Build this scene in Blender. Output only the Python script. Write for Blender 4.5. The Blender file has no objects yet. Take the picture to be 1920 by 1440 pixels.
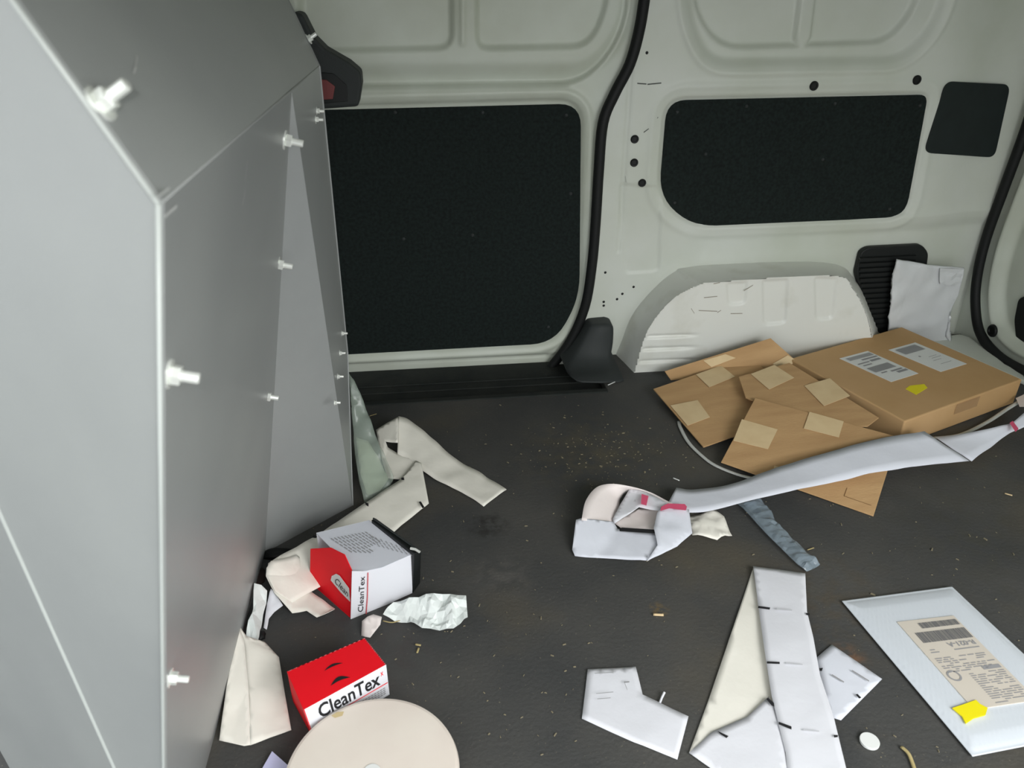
import bpy, bmesh, math, random
import numpy as np
from mathutils import Vector, noise
random.seed(7)
S = bpy.context.scene
COL = S.collection

# ------------------------------------------------------------------ camera, sky, light, exposure
CAM = Vector((0.0, 0.0, 0.91))
PITCH, YAW, F = math.radians(29.0), math.radians(6.4), 1440.0
cd = bpy.data.cameras.new('camera'); cam = bpy.data.objects.new('camera', cd); COL.objects.link(cam)
cam.location = CAM
cam.rotation_euler = (math.pi/2 - PITCH, 0, -YAW)
cd.sensor_width = 36; cd.lens = 36*F/1920
cd.clip_start = .01
cd.dof.use_dof = True; cd.dof.focus_distance = 1.45; cd.dof.aperture_fstop = 9
S.camera = cam
w = bpy.data.worlds.new('overcast'); S.world = w; w.use_nodes = True
bg = w.node_tree.nodes['Background']; bg.inputs[0].default_value = (.95, .99, 1.0, 1); bg.inputs[1].default_value = 1.9
# daylight coming in through the open side door (behind the camera)
ld = bpy.data.lights.new('daylight_door', 'AREA'); ld.shape = 'RECTANGLE'; ld.size = 1.2; ld.size_y = 1.1
ld.energy = 45; ld.color = (1, .995, .985)
lo = bpy.data.objects.new('daylight_door', ld); COL.objects.link(lo)
lo.location = (1.15, -.85, 1.42); lo.rotation_euler = (math.radians(62), 0, math.radians(20))
# the phone's own flash beside the lens
fd = bpy.data.lights.new('phone_flash', 'POINT'); fd.energy = 5; fd.shadow_soft_size = .012; fd.color = (1, .99, .96)
fo = bpy.data.objects.new('phone_flash', fd); COL.objects.link(fo); fo.location = (-.02, -.02, .94)
S.view_settings.view_transform = 'Standard'; S.view_settings.look = 'None'
S.view_settings.gamma = 1; S.view_settings.use_curve_mapping = False; S.view_settings.exposure = 0.0

# ------------------------------------------------------------------ pixel ray -> world helpers
cp, sp_, cy, sy = math.cos(PITCH), math.sin(PITCH), math.cos(YAW), math.sin(YAW)
def ray(px, py):
    dx, dy = px-960, py-720
    fw = F*cp - dy*sp_; dn = F*sp_ + dy*cp
    return Vector((dx*cy + fw*sy, fw*cy - dx*sy, -dn))/F
def hz(px, py, z=0.0):
    r = ray(px, py); return CAM + r*((z-CAM.z)/r.z)
def hy(px, py, y):
    r = ray(px, py); return CAM + r*(y/r.y)
def hx(px, py, x):
    r = ray(px, py); return CAM + r*(x/r.x)
def hp(px, py, p0, n):
    r = ray(px, py); return CAM + r*((p0-CAM).dot(n)/r.dot(n))

# ------------------------------------------------------------------ materials
def lin(c): c = c/255; return c/12.92 if c <= .04045 else ((c+.055)/1.055)**2.4
def mat(name, rgb, rough=.5, metal=0, spec=.5, var=0, vscale=20, bump=0, bscale=60, rgb2=None, stretch=(1,1,1), alpha=1, trans=0, thresh=None, ior=None):
    m = bpy.data.materials.new(name); m.use_nodes = True; nt = m.node_tree; N = nt.nodes; L = nt.links
    b = N['Principled BSDF']; c = [lin(v) for v in rgb]+[1]
    b.inputs['Base Color'].default_value = c; b.inputs['Roughness'].default_value = rough
    b.inputs['Metallic'].default_value = metal; b.inputs['Specular IOR Level'].default_value = spec
    b.inputs['Alpha'].default_value = alpha; b.inputs['Transmission Weight'].default_value = trans
    if ior: b.inputs['IOR'].default_value = ior
    if var or bump:
        tc = N.new('ShaderNodeTexCoord'); mp = N.new('ShaderNodeMapping'); mp.inputs['Scale'].default_value = stretch
        L.new(tc.outputs['Object'], mp.inputs[0])
    if var:
        n = N.new('ShaderNodeTexNoise'); n.inputs['Scale'].default_value = vscale; n.inputs['Detail'].default_value = 6
        L.new(mp.outputs[0], n.inputs['Vector'])
        r = N.new('ShaderNodeValToRGB')
        lo_, hi_ = thresh or (.35, .7)
        r.color_ramp.elements[0].position = lo_; r.color_ramp.elements[1].position = hi_
        c2 = [lin(v) for v in rgb2]+[1] if rgb2 else [max(0, v*(1-var)) for v in c[:3]]+[1]
        r.color_ramp.elements[0].color = c; r.color_ramp.elements[1].color = c2
        L.new(n.outputs['Fac'], r.inputs[0]); L.new(r.outputs[0], b.inputs['Base Color'])
    if bump:
        n2 = N.new('ShaderNodeTexNoise'); n2.inputs['Scale'].default_value = bscale; n2.inputs['Detail'].default_value = 4
        L.new(mp.outputs[0], n2.inputs['Vector'])
        bp = N.new('ShaderNodeBump'); bp.inputs['Strength'].default_value = bump; bp.inputs['Distance'].default_value = .002
        L.new(n2.outputs['Fac'], bp.inputs['Height']); L.new(bp.outputs[0], b.inputs['Normal'])
    return m
M = {}
M['white'] = mat('white_body_paint', (212,216,208), .42, var=.1, vscale=5, rgb2=(200,205,192))
M['white_door'] = mat('white_door_paint', (206,212,201), .42, var=.1, vscale=5, rgb2=(190,195,180))
M['arch'] = mat('worn_white_paint', (226,228,222), .4, var=.2, vscale=9, rgb2=(204,204,192), thresh=(.55,.8))
M['lining'] = mat('dark_hardboard', (24,29,28), .85, spec=.15, var=.5, vscale=140, rgb2=(33,42,40), bump=.5, bscale=300)
M['rubber'] = mat('black_rubber', (20,22,22), .6, spec=.3)
M['plastic'] = mat('dark_grey_plastic', (50,54,54), .6, spec=.3, bump=.3, bscale=500)
M['plastic_black'] = mat('black_plastic', (22,25,25), .5, spec=.35)
M['plug'] = mat('black_plug', (16,18,18), .5, spec=.3)
M['grille'] = mat('vent_plastic', (24,27,27), .55, spec=.3)
M['blank'] = mat('blanking_panel', (32,40,40), .6, spec=.3, var=.2, vscale=30)
M['red_dim'] = mat('dull_red_plastic', (120,52,52), .5)
M['bulk'] = mat('grey_bulkhead_paint', (150,153,152), .38, spec=.5, var=.1, vscale=4, rgb2=(140,143,143), bump=.15, bscale=700)
M['bulk_edge'] = mat('edge_highlight', (172,177,174), .4)  # hem tone lightened to paint in the bright highlight along the folds
M['scratch'] = mat('scratch', (190,192,190), .5)
M['zinc'] = mat('zinc_bolt', (240,243,238), .25, metal=.45)
M['sill'] = mat('sill_rubber', (36,40,39), .75, spec=.25, var=.4, vscale=18, rgb2=(48,50,47), bump=.4, bscale=200)
M['paper'] = mat('white_paper', (220,221,227), .75, spec=.2, bump=.25, bscale=60)
M['paper_cream'] = mat('cream_paper', (236,233,223), .8, spec=.2, bump=.3, bscale=50)
M['paper_pink'] = mat('pinkish_paper', (230,221,218), .8, spec=.2, bump=.3, bscale=50)
M['paper_cool'] = mat('cool_white_paper', (214,217,226), .75, spec=.2, bump=.3, bscale=40)
M['paper_lilac'] = mat('lilac_paper', (200,200,232), .75, spec=.2)
M['tissue'] = mat('tissue_paper', (226,232,230), .6, spec=.25, bump=.5, bscale=60)
M['ink'] = mat('black_ink', (38,38,40), .7, spec=.2)
M['ink_grey'] = mat('grey_ink', (150,150,152), .7, spec=.2)
M['ink_faint'] = mat('faint_ink', (196,197,202), .7, spec=.2)
M['red'] = mat('red_print', (246,24,38), .6, spec=.2, var=.08, vscale=12)
M['redline'] = mat('red_line', (222,90,96), .6)
M['pink'] = mat('pink_print', (232,92,128), .6)
M['card'] = mat('brown_cardboard', (196,160,116), .8, spec=.2, var=.2, vscale=7, rgb2=(182,146,104), bump=.2, bscale=90, stretch=(1,6,1))
M['card_box'] = mat('brown_carton', (198,162,118), .78, spec=.2, var=.2, vscale=6, rgb2=(188,152,106), bump=.15, bscale=60)
M['card_edge'] = mat('cardboard_edge', (188,150,104), .85)
M['tape'] = mat('tan_paper_tape', (222,198,156), .6, spec=.3, var=.1, vscale=30, rgb2=(214,188,146))
M['label'] = mat('label_paper', (226,228,226), .6, spec=.3)
M['label_warm'] = mat('warm_label_paper', (206,198,186), .6, spec=.3)
M['yellow'] = mat('yellow_sticker', (236,222,10), .6)
M['mailer'] = mat('bubble_mailer', (208,214,221), .4, spec=.5, bump=.0)
M['polymailer'] = mat('white_poly_mailer', (212,215,217), .35, spec=.6, bump=.6, bscale=26)
M['cream_disc'] = mat('cream_board', (230,221,210), .7, spec=.25, var=.06, vscale=9, rgb2=(222,210,200))
M['stain'] = mat('tan_stain', (205,185,140), .8)
M['bag'] = mat('clear_plastic_film', (186,200,188), .2, spec=.7, alpha=.3, bump=1.0, bscale=30)
M['sleeve'] = mat('clear_plastic_sleeve', (150,165,176), .22, spec=.8, alpha=.5, bump=1.0, bscale=55)
M['straw'] = mat('dry_straw', (176,160,112), .8)
M['strap'] = mat('white_strap', (196,198,194), .4)
M['dark_ground'] = mat('asphalt', (92,92,90), .9, var=.3, vscale=8)
M['dirt'] = mat('brown_dirt', (44,30,24), .95, var=.4, vscale=60)

def floor_material():
    m = bpy.data.materials.new('black_floor_liner'); m.use_nodes = True; nt = m.node_tree; N = nt.nodes; L = nt.links
    b = N['Principled BSDF']; b.inputs['Roughness'].default_value = .72; b.inputs['Specular IOR Level'].default_value = .3
    tc = N.new('ShaderNodeTexCoord')
    def nz(scale, detail, p0, p1, c0, c1):
        n = N.new('ShaderNodeTexNoise'); n.inputs['Scale'].default_value = scale; n.inputs['Detail'].default_value = detail
        L.new(tc.outputs['Object'], n.inputs['Vector']); r = N.new('ShaderNodeValToRGB')
        r.color_ramp.elements[0].position = p0; r.color_ramp.elements[1].position = p1
        r.color_ramp.elements[0].color = c0; r.color_ramp.elements[1].color = c1
        L.new(n.outputs['Fac'], r.inputs[0]); return r
    W = lambda a: tuple(lin(v) for v in a)+(1,)
    base = nz(5, 6, .35, .7, W((64,65,65)), W((80,79,76)))
    dust = nz(3.2, 8, .52, .75, (0,0,0,1), (1,1,1,1))
    speck = nz(210, 2, .68, .76, (0,0,0,1), (1,1,1,1))
    mx = N.new('ShaderNodeMix'); mx.data_type = 'RGBA'; L.new(dust.outputs[0], mx.inputs['Factor'])
    L.new(base.outputs[0], mx.inputs['A']); mx.inputs['B'].default_value = W((88,82,70))
    mul = N.new('ShaderNodeMath'); mul.operation = 'MULTIPLY'; mul.inputs[1].default_value = .5; L.new(speck.outputs[0], mul.inputs[0])
    mx2 = N.new('ShaderNodeMix'); mx2.data_type = 'RGBA'; L.new(mul.outputs[0], mx2.inputs['Factor'])
    L.new(mx.outputs['Result'], mx2.inputs['A']); mx2.inputs['B'].default_value = W((128,122,106))
    last = mx2.outputs['Result']
    for (sx, sy_, rad, col, st) in ((915,985,.05,(30,27,24),.85),(1592,1235,.035,(128,92,64),.7),(1110,850,.20,(92,86,68),.5),(1560,1130,.16,(84,74,58),.5),(940,1080,.07,(104,100,96),.4),(1235,1142,.02,(120,100,62),.7),(1850,1010,.25,(70,68,58),.4),(720,1240,.10,(70,60,60),.4)):
        c = hz(sx, sy_); d = N.new('ShaderNodeVectorMath'); d.operation = 'DISTANCE'; L.new(tc.outputs['Object'], d.inputs[0]); d.inputs[1].default_value = c
        mr = N.new('ShaderNodeMapRange'); mr.inputs['From Min'].default_value = rad; mr.inputs['From Max'].default_value = rad*.1; L.new(d.outputs['Value'], mr.inputs['Value'])
        nn = N.new('ShaderNodeTexNoise'); nn.inputs['Scale'].default_value = 1.6/rad+20; nn.inputs['Detail'].default_value = 7; L.new(tc.outputs['Object'], nn.inputs['Vector'])
        r2 = N.new('ShaderNodeMapRange'); r2.inputs['From Min'].default_value = .42; r2.inputs['From Max'].default_value = .62; r2.inputs['To Max'].default_value = st; L.new(nn.outputs['Fac'], r2.inputs['Value'])
        mu = N.new('ShaderNodeMath'); mu.operation = 'MULTIPLY'; L.new(mr.outputs[0], mu.inputs[0]); L.new(r2.outputs[0], mu.inputs[1])
        mm = N.new('ShaderNodeMix'); mm.data_type = 'RGBA'; L.new(mu.outputs[0], mm.inputs['Factor']); L.new(last, mm.inputs['A']); mm.inputs['B'].default_value = W(col); last = mm.outputs['Result']
    L.new(last, b.inputs['Base Color'])
    n2 = N.new('ShaderNodeTexNoise'); n2.inputs['Scale'].default_value = 160; n2.inputs['Detail'].default_value = 5
    L.new(tc.outputs['Object'], n2.inputs['Vector'])
    bp = N.new('ShaderNodeBump'); bp.inputs['Strength'].default_value = .5; bp.inputs['Distance'].default_value = .002
    L.new(n2.outputs['Fac'], bp.inputs['Height']); L.new(bp.outputs[0], b.inputs['Normal'])
    return m
M['floor'] = floor_material()

# ------------------------------------------------------------------ object helpers
ORG = {}
def tag(o, label=None, cat=None, group=None, kind=None):
    if label: o['label'] = label
    if cat: o['category'] = cat
    if group: o['group'] = group
    if kind: o['kind'] = kind
    return o
def thing(name, loc, label, cat, group=None):
    o = bpy.data.objects.new(name, None); COL.objects.link(o); o.location = loc; o.empty_display_size = .02
    ORG[o.name] = Vector(loc); return tag(o, label, cat, group)
def obj(name, verts, faces, m, parent=None, smooth=False, solid=0, bevel=0, off=None):
    vs = [Vector(v) for v in verts]
    if parent is not None: o0 = ORG[parent.name]
    elif off is not None: o0 = Vector(off)
    else:
        c = sum(vs, Vector())/len(vs); o0 = Vector((c.x, c.y, min(v.z for v in vs)))
    me = bpy.data.meshes.new(name); me.from_pydata([tuple(v-o0) for v in vs], [], faces); me.materials.append(m); me.validate()
    if smooth: me.polygons.foreach_set('use_smooth', [True]*len(me.polygons))
    o = bpy.data.objects.new(name, me); COL.objects.link(o)
    if parent is not None: o.parent = parent
    else: o.location = o0
    ORG[o.name] = o0
    if solid:
        s = o.modifiers.new('thickness', 'SOLIDIFY'); s.thickness = abs(solid); s.offset = 1 if solid > 0 else -1
    if bevel:
        bv = o.modifiers.new('bevel', 'BEVEL'); bv.width = bevel; bv.segments = 2; bv.limit_method = 'ANGLE'
    return o
class MB:
    def __init__(s): s.v = []; s.f = []
    def add(s, vs, fs):
        k = len(s.v); s.v += [Vector(v) for v in vs]; s.f += [tuple(i+k for i in f) for f in fs]
    def build(s, name, m, parent=None, **k): return obj(name, s.v, s.f, m, parent, **k)
def prism(bottom, top):
    n = len(bottom); vs = list(bottom)+list(top)
    fs = [tuple(range(n-1, -1, -1)), tuple(range(n, 2*n))]+[(i, (i+1) % n, n+(i+1) % n, n+i) for i in range(n)]
    return vs, fs
def nrm(a, b, c): return (b-a).cross(c-a).normalized()
def rounded(pts, r, n=6, closed=True):
    out = []; N_ = len(pts)
    rs = r if isinstance(r, (list, tuple)) else [r]*N_
    for i, p in enumerate(pts):
        p = Vector(p); a = Vector(pts[i-1]); b = Vector(pts[(i+1) % N_])
        da, db = a-p, b-p
        ra = min(rs[i], da.length*.49, db.length*.49)
        if ra < 1e-5: out.append(p); continue
        s = p+da.normalized()*ra; e = p+db.normalized()*ra
        for k in range(n+1):
            t = k/n; out.append(s*(1-t)**2+p*(2*t*(1-t))+e*t*t)
    return out
def catmull(P, n):
    P = [Vector(p) for p in P]; out = []
    for i in range(len(P)-1):
        a = P[i-1] if i else P[0]*2-P[1]; b = P[i]; c = P[i+1]; d = P[i+2] if i+2 < len(P) else P[-1]*2-P[-2]
        for k in range(n):
            t = k/n; out.append(.5*((2*b)+(c-a)*t+(2*a-5*b+4*c-d)*t*t+(3*b-a-3*c+d)*t**3))
    out.append(P[-1]); return out
def tube(path, rx, ry=None, up=Vector((0,0,1)), seg=8, n=None):
    """swept elliptical section; rx across, ry along 'up'"""
    ry = ry or rx; P = [Vector(p) for p in path]; vs = []; fs = []
    for i, p in enumerate(P):
        t = (P[min(i+1, len(P)-1)]-P[max(i-1, 0)]).normalized()
        s = t.cross(up).normalized(); u = s.cross(t).normalized()
        for k in range(seg):
            a = 2*math.pi*k/seg; vs.append(p+s*(rx*math.cos(a))+u*(ry*math.sin(a)))
    for i in range(len(P)-1):
        for k in range(seg):
            fs.append((i*seg+k, i*seg+(k+1) % seg, (i+1)*seg+(k+1) % seg, (i+1)*seg+k))
    fs.append(tuple(range(seg-1, -1, -1))); fs.append(tuple(range(len(vs)-seg, len(vs))))
    return vs, fs
def sheet(pts, bump=.002, cuts=3, freq=22, seed=0, minz=.0006, axis=Vector((0,0,1))):
    """outline of world points -> triangulated, subdivided, gently crumpled surface"""
    bm = bmesh.new(); vv = [bm.verts.new(p) for p in pts]; bm.faces.new(vv)
    bmesh.ops.triangulate(bm, faces=bm.faces[:])
    for _ in range(cuts):
        ln = [e for e in bm.edges if e.calc_length() > .014]
        if not ln: break
        bmesh.ops.subdivide_edges(bm, edges=ln, cuts=1, use_grid_fill=True)
        bmesh.ops.triangulate(bm, faces=bm.faces[:])
    bmesh.ops.recalc_face_normals(bm, faces=bm.faces[:])
    sgn = sum(f.normal.dot(axis)*f.calc_area() for f in bm.faces)
    if sgn < 0: bmesh.ops.reverse_faces(bm, faces=bm.faces[:])
    for v in bm.verts:
        q = v.co*freq+Vector((seed*7.3, seed*3.1, 0))
        v.co += axis*(bump*noise.noise(q)*2+bump*.5*noise.noise(q*2.7))
        if axis.z > .9 and v.co.z < minz: v.co.z = minz
    bm.verts.index_update()
    r = [v.co.copy() for v in bm.verts], [tuple(v.index for v in f.verts) for f in bm.faces]; bm.free(); return r
def ribbon(secs, n=6, nw=4, bump=.001, seed=0, freq=25, minz=.0006):
    A = catmull([s[0] for s in secs], n); B = catmull([s[1] for s in secs], n); vs = []; fs = []
    for a, b in zip(A, B):
        for k in range(nw+1):
            v = a.lerp(b, k/nw); q = v*freq+Vector((seed*5.1, 0, seed)); v = v+Vector((0,0,bump*2*noise.noise(q)))
            v.z = max(v.z, minz); vs.append(v)
    for i in range(len(A)-1):
        for k in range(nw): fs.append((i*(nw+1)+k, i*(nw+1)+k+1, (i+1)*(nw+1)+k+1, (i+1)*(nw+1)+k))
    return vs, fs
def Z(*tr):                       # list of (px, py[, z]) -> world points
    return [hz(t[0], t[1], t[2] if len(t) > 2 else .002) for t in tr]
def quadmap(Q, lift=.0006):
    Q = [Vector(q) for q in Q]; n = nrm(Q[0], Q[1], Q[2])
    if n.z < 0 or (abs(n.z) < .3 and n.dot(CAM-Q[0]) < 0): n = -n
    def f(u, v, l=lift): return Q[0]*(1-u)*(1-v)+Q[1]*u*(1-v)+Q[2]*u*v+Q[3]*(1-u)*v + n*l
    return f
def rects_on(fm, rects, mb=None):
    mb = mb or MB()
    for (u0, v0, u1, v1) in rects: mb.add([fm(u0, v0), fm(u1, v0), fm(u1, v1), fm(u0, v1)], [(0,1,2,3)])
    return mb
def text_on(name, body, fm, box, m, parent, shear=0, bold=0):
    c = bpy.data.curves.new('t', 'FONT'); c.body = body; c.shear = shear; c.offset = bold; c.resolution_u = 3
    o = bpy.data.objects.new('t', c); COL.objects.link(o); bpy.context.view_layer.update()
    me = o.evaluated_get(bpy.context.evaluated_depsgraph_get()).to_mesh()
    V = [v.co.copy() for v in me.vertices]; P = [tuple(p.vertices) for p in me.polygons]
    x0, x1 = min(v.x for v in V), max(v.x for v in V); y0, y1 = min(v.y for v in V), max(v.y for v in V)
    u0, v0, u1, v1 = box
    W = [fm(u0+(v.x-x0)/(x1-x0)*(u1-u0), v0+(v.y-y0)/(y1-y0)*(v1-v0)) for v in V]
    o.evaluated_get(bpy.context.evaluated_depsgraph_get()).to_mesh_clear()
    bpy.data.objects.remove(o); bpy.data.curves.remove(c)
    return obj(name, W, P, m, parent)

# ------------------------------------------------------------------ setting: walls as relief surfaces
DW = 1.76            # inner face of the body side
XR = 1.45            # rear end
def W2(px, py, y=DW): p = hy(px, py, y); return (p.x, p.z)
def sdf(X, Y, poly):
    P = np.array([(p[0], p[1]) for p in poly]); n = len(P); d = np.full(X.shape, 1e9); ins = np.zeros(X.shape, bool)
    for i in range(n):
        a, b = P[i], P[(i+1) % n]; e = b-a; L2 = e.dot(e)+1e-12
        t = np.clip(((X-a[0])*e[0]+(Y-a[1])*e[1])/L2, 0, 1)
        d = np.minimum(d, np.hypot(X-a[0]-t*e[0], Y-a[1]-t*e[1]))
        c = (a[1] > Y) != (b[1] > Y); 
        with np.errstate(divide='ignore', invalid='ignore'):
            xi = (b[0]-a[0])*(Y-a[1])/(b[1]-a[1]+1e-15)+a[0]
        ins ^= c & (X < xi)
    return np.where(ins, -d, d)
def sst(x, a, b): t = np.clip((x-a)/(b-a), 0, 1); return t*t*(3-2*t)
def gridsurf(name, U, V, D, mask, place, m, flip=False):
    h, wd = U.shape; idx = -np.ones((h, wd), int)
    q = mask[:-1, :-1] & mask[1:, :-1] & mask[:-1, 1:] & mask[1:, 1:]
    used = np.zeros((h, wd), bool); used[:-1, :-1] |= q; used[1:, :-1] |= q; used[:-1, 1:] |= q; used[1:, 1:] |= q
    idx[used] = np.arange(used.sum())
    vs = place(U[used], V[used], D[used])
    a = idx[:-1, :-1][q]; b = idx[:-1, 1:][q]; c = idx[1:, 1:][q]; d = idx[1:, :-1][q]
    fs = np.stack([d, c, b, a] if flip else [a, b, c, d], 1)
    me = bpy.data.meshes.new(name); me.from_pydata(vs.tolist(), [], fs.tolist()); me.materials.append(m)
    me.polygons.foreach_set('use_smooth', [True]*len(me.polygons))
    o = bpy.data.objects.new(name, me); COL.objects.link(o); ORG[o.name] = Vector((0,0,0)); o['kind'] = 'structure'; return o
g = .0045
U, V = np.meshgrid(np.arange(-.45, XR+.02, g), np.arange(-.06, 1.26, g))
seal_px = [(1225,-420),(1219,-200),(1214,-60),(1207,0),(1197,60),(1180,120),(1152,175),(1130,230),(1122,320),(1116,420),(1109,500),(1096,575),(1068,640),(1030,690),(1010,715)]
seal_w = catmull([Vector((*W2(*p), 0)) for p in seal_px], 5)
left_poly = [(p.x, p.y) for p in seal_w]+[(seal_w[-1].x-.02, -.3), (-1, -.3), (-1, 2), (seal_w[0].x, 2)]
sd_seal = sdf(U, V, left_poly)
R2 = lambda pts, r: [(p.x, p.y) for p in rounded([Vector((*W2(*q), 0)) for q in pts], r)]
# body side relief
pan2_px = [(1260,183),(1738,178),(1690,408),(1292,424),(1240,375),(1243,300)]
pan2 = [(1250,188),(1741,177),(1698,408),(1300,425),(1235,370)]
D = np.zeros_like(U)
s2 = sdf(U, V, R2(pan2, [.045,.025,.05,.07,.06]))
D += .010*(1-sst(s2, -.002, .010))
D -= .003*np.exp(-((s2-.028)/.008)**2)
wo = sdf(U, V, R2([(1272,-400),(1284,40),(1325,128),(1700,122),(1772,40),(1850,-400)], [.01,.06,.08,.09,.08,.01]))
wi = sdf(U, V, R2([(1292,-400),(1306,30),(1358,95),(1672,84),(1728,20),(1800,-400)], [.01,.05,.06,.07,.06,.01]))
D += .016*(1-sst(wo, -.022, .004)); D += .014*(1-sst(wi, -.010, .002))
D -= .004*np.exp(-((wo-.012)/.006)**2)
def seg(px0, py0, px1, py1):
    a = np.array(W2(px0, py0)); b = np.array(W2(px1, py1)); e = b-a
    t = np.clip(((U-a[0])*e[0]+(V-a[1])*e[1])/e.dot(e), 0, 1); return np.hypot(U-a[0]-t*e[0], V-a[1]-t*e[1])
rib = seg(1514,70,1560,-300); D -= .012*(1-sst(rib, .014, .022))*(wi < 0)
st = sdf(U, V, R2([(1160,345),(1240,350),(1236,508),(1172,512)], .015)); D += .003*(1-sst(st, -.002, .002))
D += .0035*(1-sst(np.abs(seg(1190,30,1160,470)-.0), .002, .006))
# ledge low on the panel and the sweep into the rear pillar
lx = U-np.interp(V, [0, .3, .6, .9, 1.3], [W2(1700,640)[0], W2(1712,430)[0], W2(1752,180)[0], W2(1790,-70)[0], W2(1800,-200)[0]])
D += .035*sst(lx, 0, .20)
D += .010*(1-sst(V, .30, .335))*sst(U, .62, .68)
D -= .003*np.exp(-((V-.345)/.008)**2)*sst(U, .62, .68)
place_y = lambda u, v, d: np.stack([u, DW+d, v], 1)
arch_px = [(1150,700),(1166,625),(1212,545),(1262,505),(1300,497),(1545,491),(1606,528),(1634,590),(1640,700)]
wall_back = gridsurf('wall_back', U, V, D, sd_seal > -.004, place_y, M['white'])
# sliding door relief
D1 = np.full_like(U, .012)
pan1 = [(560,204),(1092,190),(1090,560),(1040,648),(560,674)]
pan1s = R2(pan1, [.01,.055,.12,.06,.01])
s1 = sdf(U, V, pan1s)
D1 += .012*(1-sst(s1, -.002, .009)); D1 -= .005*np.exp(-((s1-.020)/.007)**2)
fr = sdf(U, V, R2([(400,122),(1108,120),(1165,40),(1176,-400),(400,-400)], [.01,.10,.07,.01,.01]))
b1 = sdf(U, V, R2([(560,168),(1100,160),(1176,60),(1200,-400),(560,-400)], [.01,.10,.08,.01,.01]))
D1 += .018*(1-sst(b1, -.006, .003)); D1 -= .018*(1-sst(fr, -.004, .038))
wa = sdf(U, V, R2([(560,102),(852,95),(850,-400),(560,-400)], [.01,.035,.01,.01]))
wb = sdf(U, V, R2([(892,96),(1110,92),(1146,10),(1150,-400),(890,-400)], [.03,.08,.05,.01,.01]))
for q in (wa, wb): D1 += .010*(1-sst(q, -.010, .002)); 
D1 -= .004*np.exp(-(seg(868,-300,868,80)/.006)**2)
low = seg(560,693,1025,672); D1 += .004*np.exp(-(low/.004)**2)
D1 += .008*(1-sst(V, -.005, .012))
door_1 = gridsurf('door_1', U, V, D1, (sd_seal < .02) & (V > -.058), place_y, M['white_door'])
tag(door_1, 'white sliding side door seen from inside, dark lining panel in its lower half')
tag(wall_back, 'white painted body side between the sliding door and the rear door')

# seals
sw = [Vector((p.x, DW-.004, p.y)) for p in seal_w]
vs, fs = tube(sw, .0125, .012, up=Vector((0,1,0)), seg=10); o = obj('door_seal', vs, fs, M['rubber'], wall_back, smooth=True)

# rear end: frame and rear door in the plane x = XR
Ur, Vr = np.meshgrid(np.arange(.05, 1.90, g), np.arange(-.06, 1.26, g))
rs_px = [(2080,-300),(2010,-40),(1965,110),(1922,245),(1880,360),(1848,450),(1832,520),(1829,575),(1838,625),(1868,664),(1912,692),(1985,722),(2100,765)]
rs = catmull([hx(p[0], p[1], XR-.005) for p in rs_px], 5)
rear_in = [(p.y, p.z) for p in rs]; rear_in = rear_in+[(.14, rear_in[-1][1]-.0), (.14, 1.5), (rear_in[0][0], 1.5)]
sr = sdf(Ur, Vr, rear_in)
place_x = lambda u, v, d: np.stack([XR+d, u, v], 1)
rear_frame = gridsurf('wall_right', Ur, Vr, np.zeros_like(Ur), sr > -.004, place_x, M['white'], flip=True)
tag(rear_frame, 'white frame around the rear door opening')
Dr = .018+.02*sst(-sr, .03, .06)-.006*np.exp(-((sr+.025)/.006)**2)
door_2 = gridsurf('door_2', Ur, Vr, Dr, sr < .03, place_x, M['white_door'], flip=True)
tag(door_2, 'white rear door seen from inside at the right')
vs, fs = tube(rs, .013, .012, up=Vector((1,0,0)), seg=10); obj('door_seal', vs, fs, M['rubber'], rear_frame, smooth=True)

def plate(name, pxs, y, r, th, m, parent, bev=.0015):
    pts = [Vector((p.x, y, p.y)) for p in rounded([Vector((*W2(*q, y), 0)) for q in pxs], r)]
    vs, fs = prism(pts, [p-Vector((0, th, 0)) for p in pts]); return obj(name, vs, fs, m, parent, bevel=bev)
def surf_y(x, z):
    i = int(round((z+.06)/g)); j = int(round((x+.45)/g)); i = min(max(i, 0), U.shape[0]-1); j = min(max(j, 0), U.shape[1]-1); return DW+D[i, j]
def on_wall(px, py, lift=.001):
    y = DW
    for _ in range(4):
        p = hy(px, py, y); y = surf_y(p.x, p.z)-lift
    return hy(px, py, y)
def disc_y(name, px, py, y, r, th, m, parent, dome=True, seg=20, n=Vector((0,-1,0))):
    c = (on_wall(px, py, .0005) if y == 'wall' else hy(px, py, y)) if abs(n.y) > .5 else hx(px, py, y); vs = []; fs = []
    a = Vector((0,0,1)); b = n.cross(a)
    rings = [(r, 0), (r, th*.5), (r*.86, th), (r*.62, th*.9), (r*.55, th*.4)] if dome else [(r, 0), (r*.7, th*.7), (r*.3, th)]
    for (rr, hh) in rings:
        for k in range(seg):
            t = 2*math.pi*k/seg; vs.append(c+n*hh+(a*math.cos(t)+b*math.sin(t))*rr)
    for i in range(len(rings)-1):
        for k in range(seg): fs.append((i*seg+k, i*seg+(k+1) % seg, (i+1)*seg+(k+1) % seg, (i+1)*seg+k))
    fs.append(tuple(range(len(vs)-seg, len(vs))))
    return obj(name, vs, fs, m, parent, smooth=False)
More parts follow.
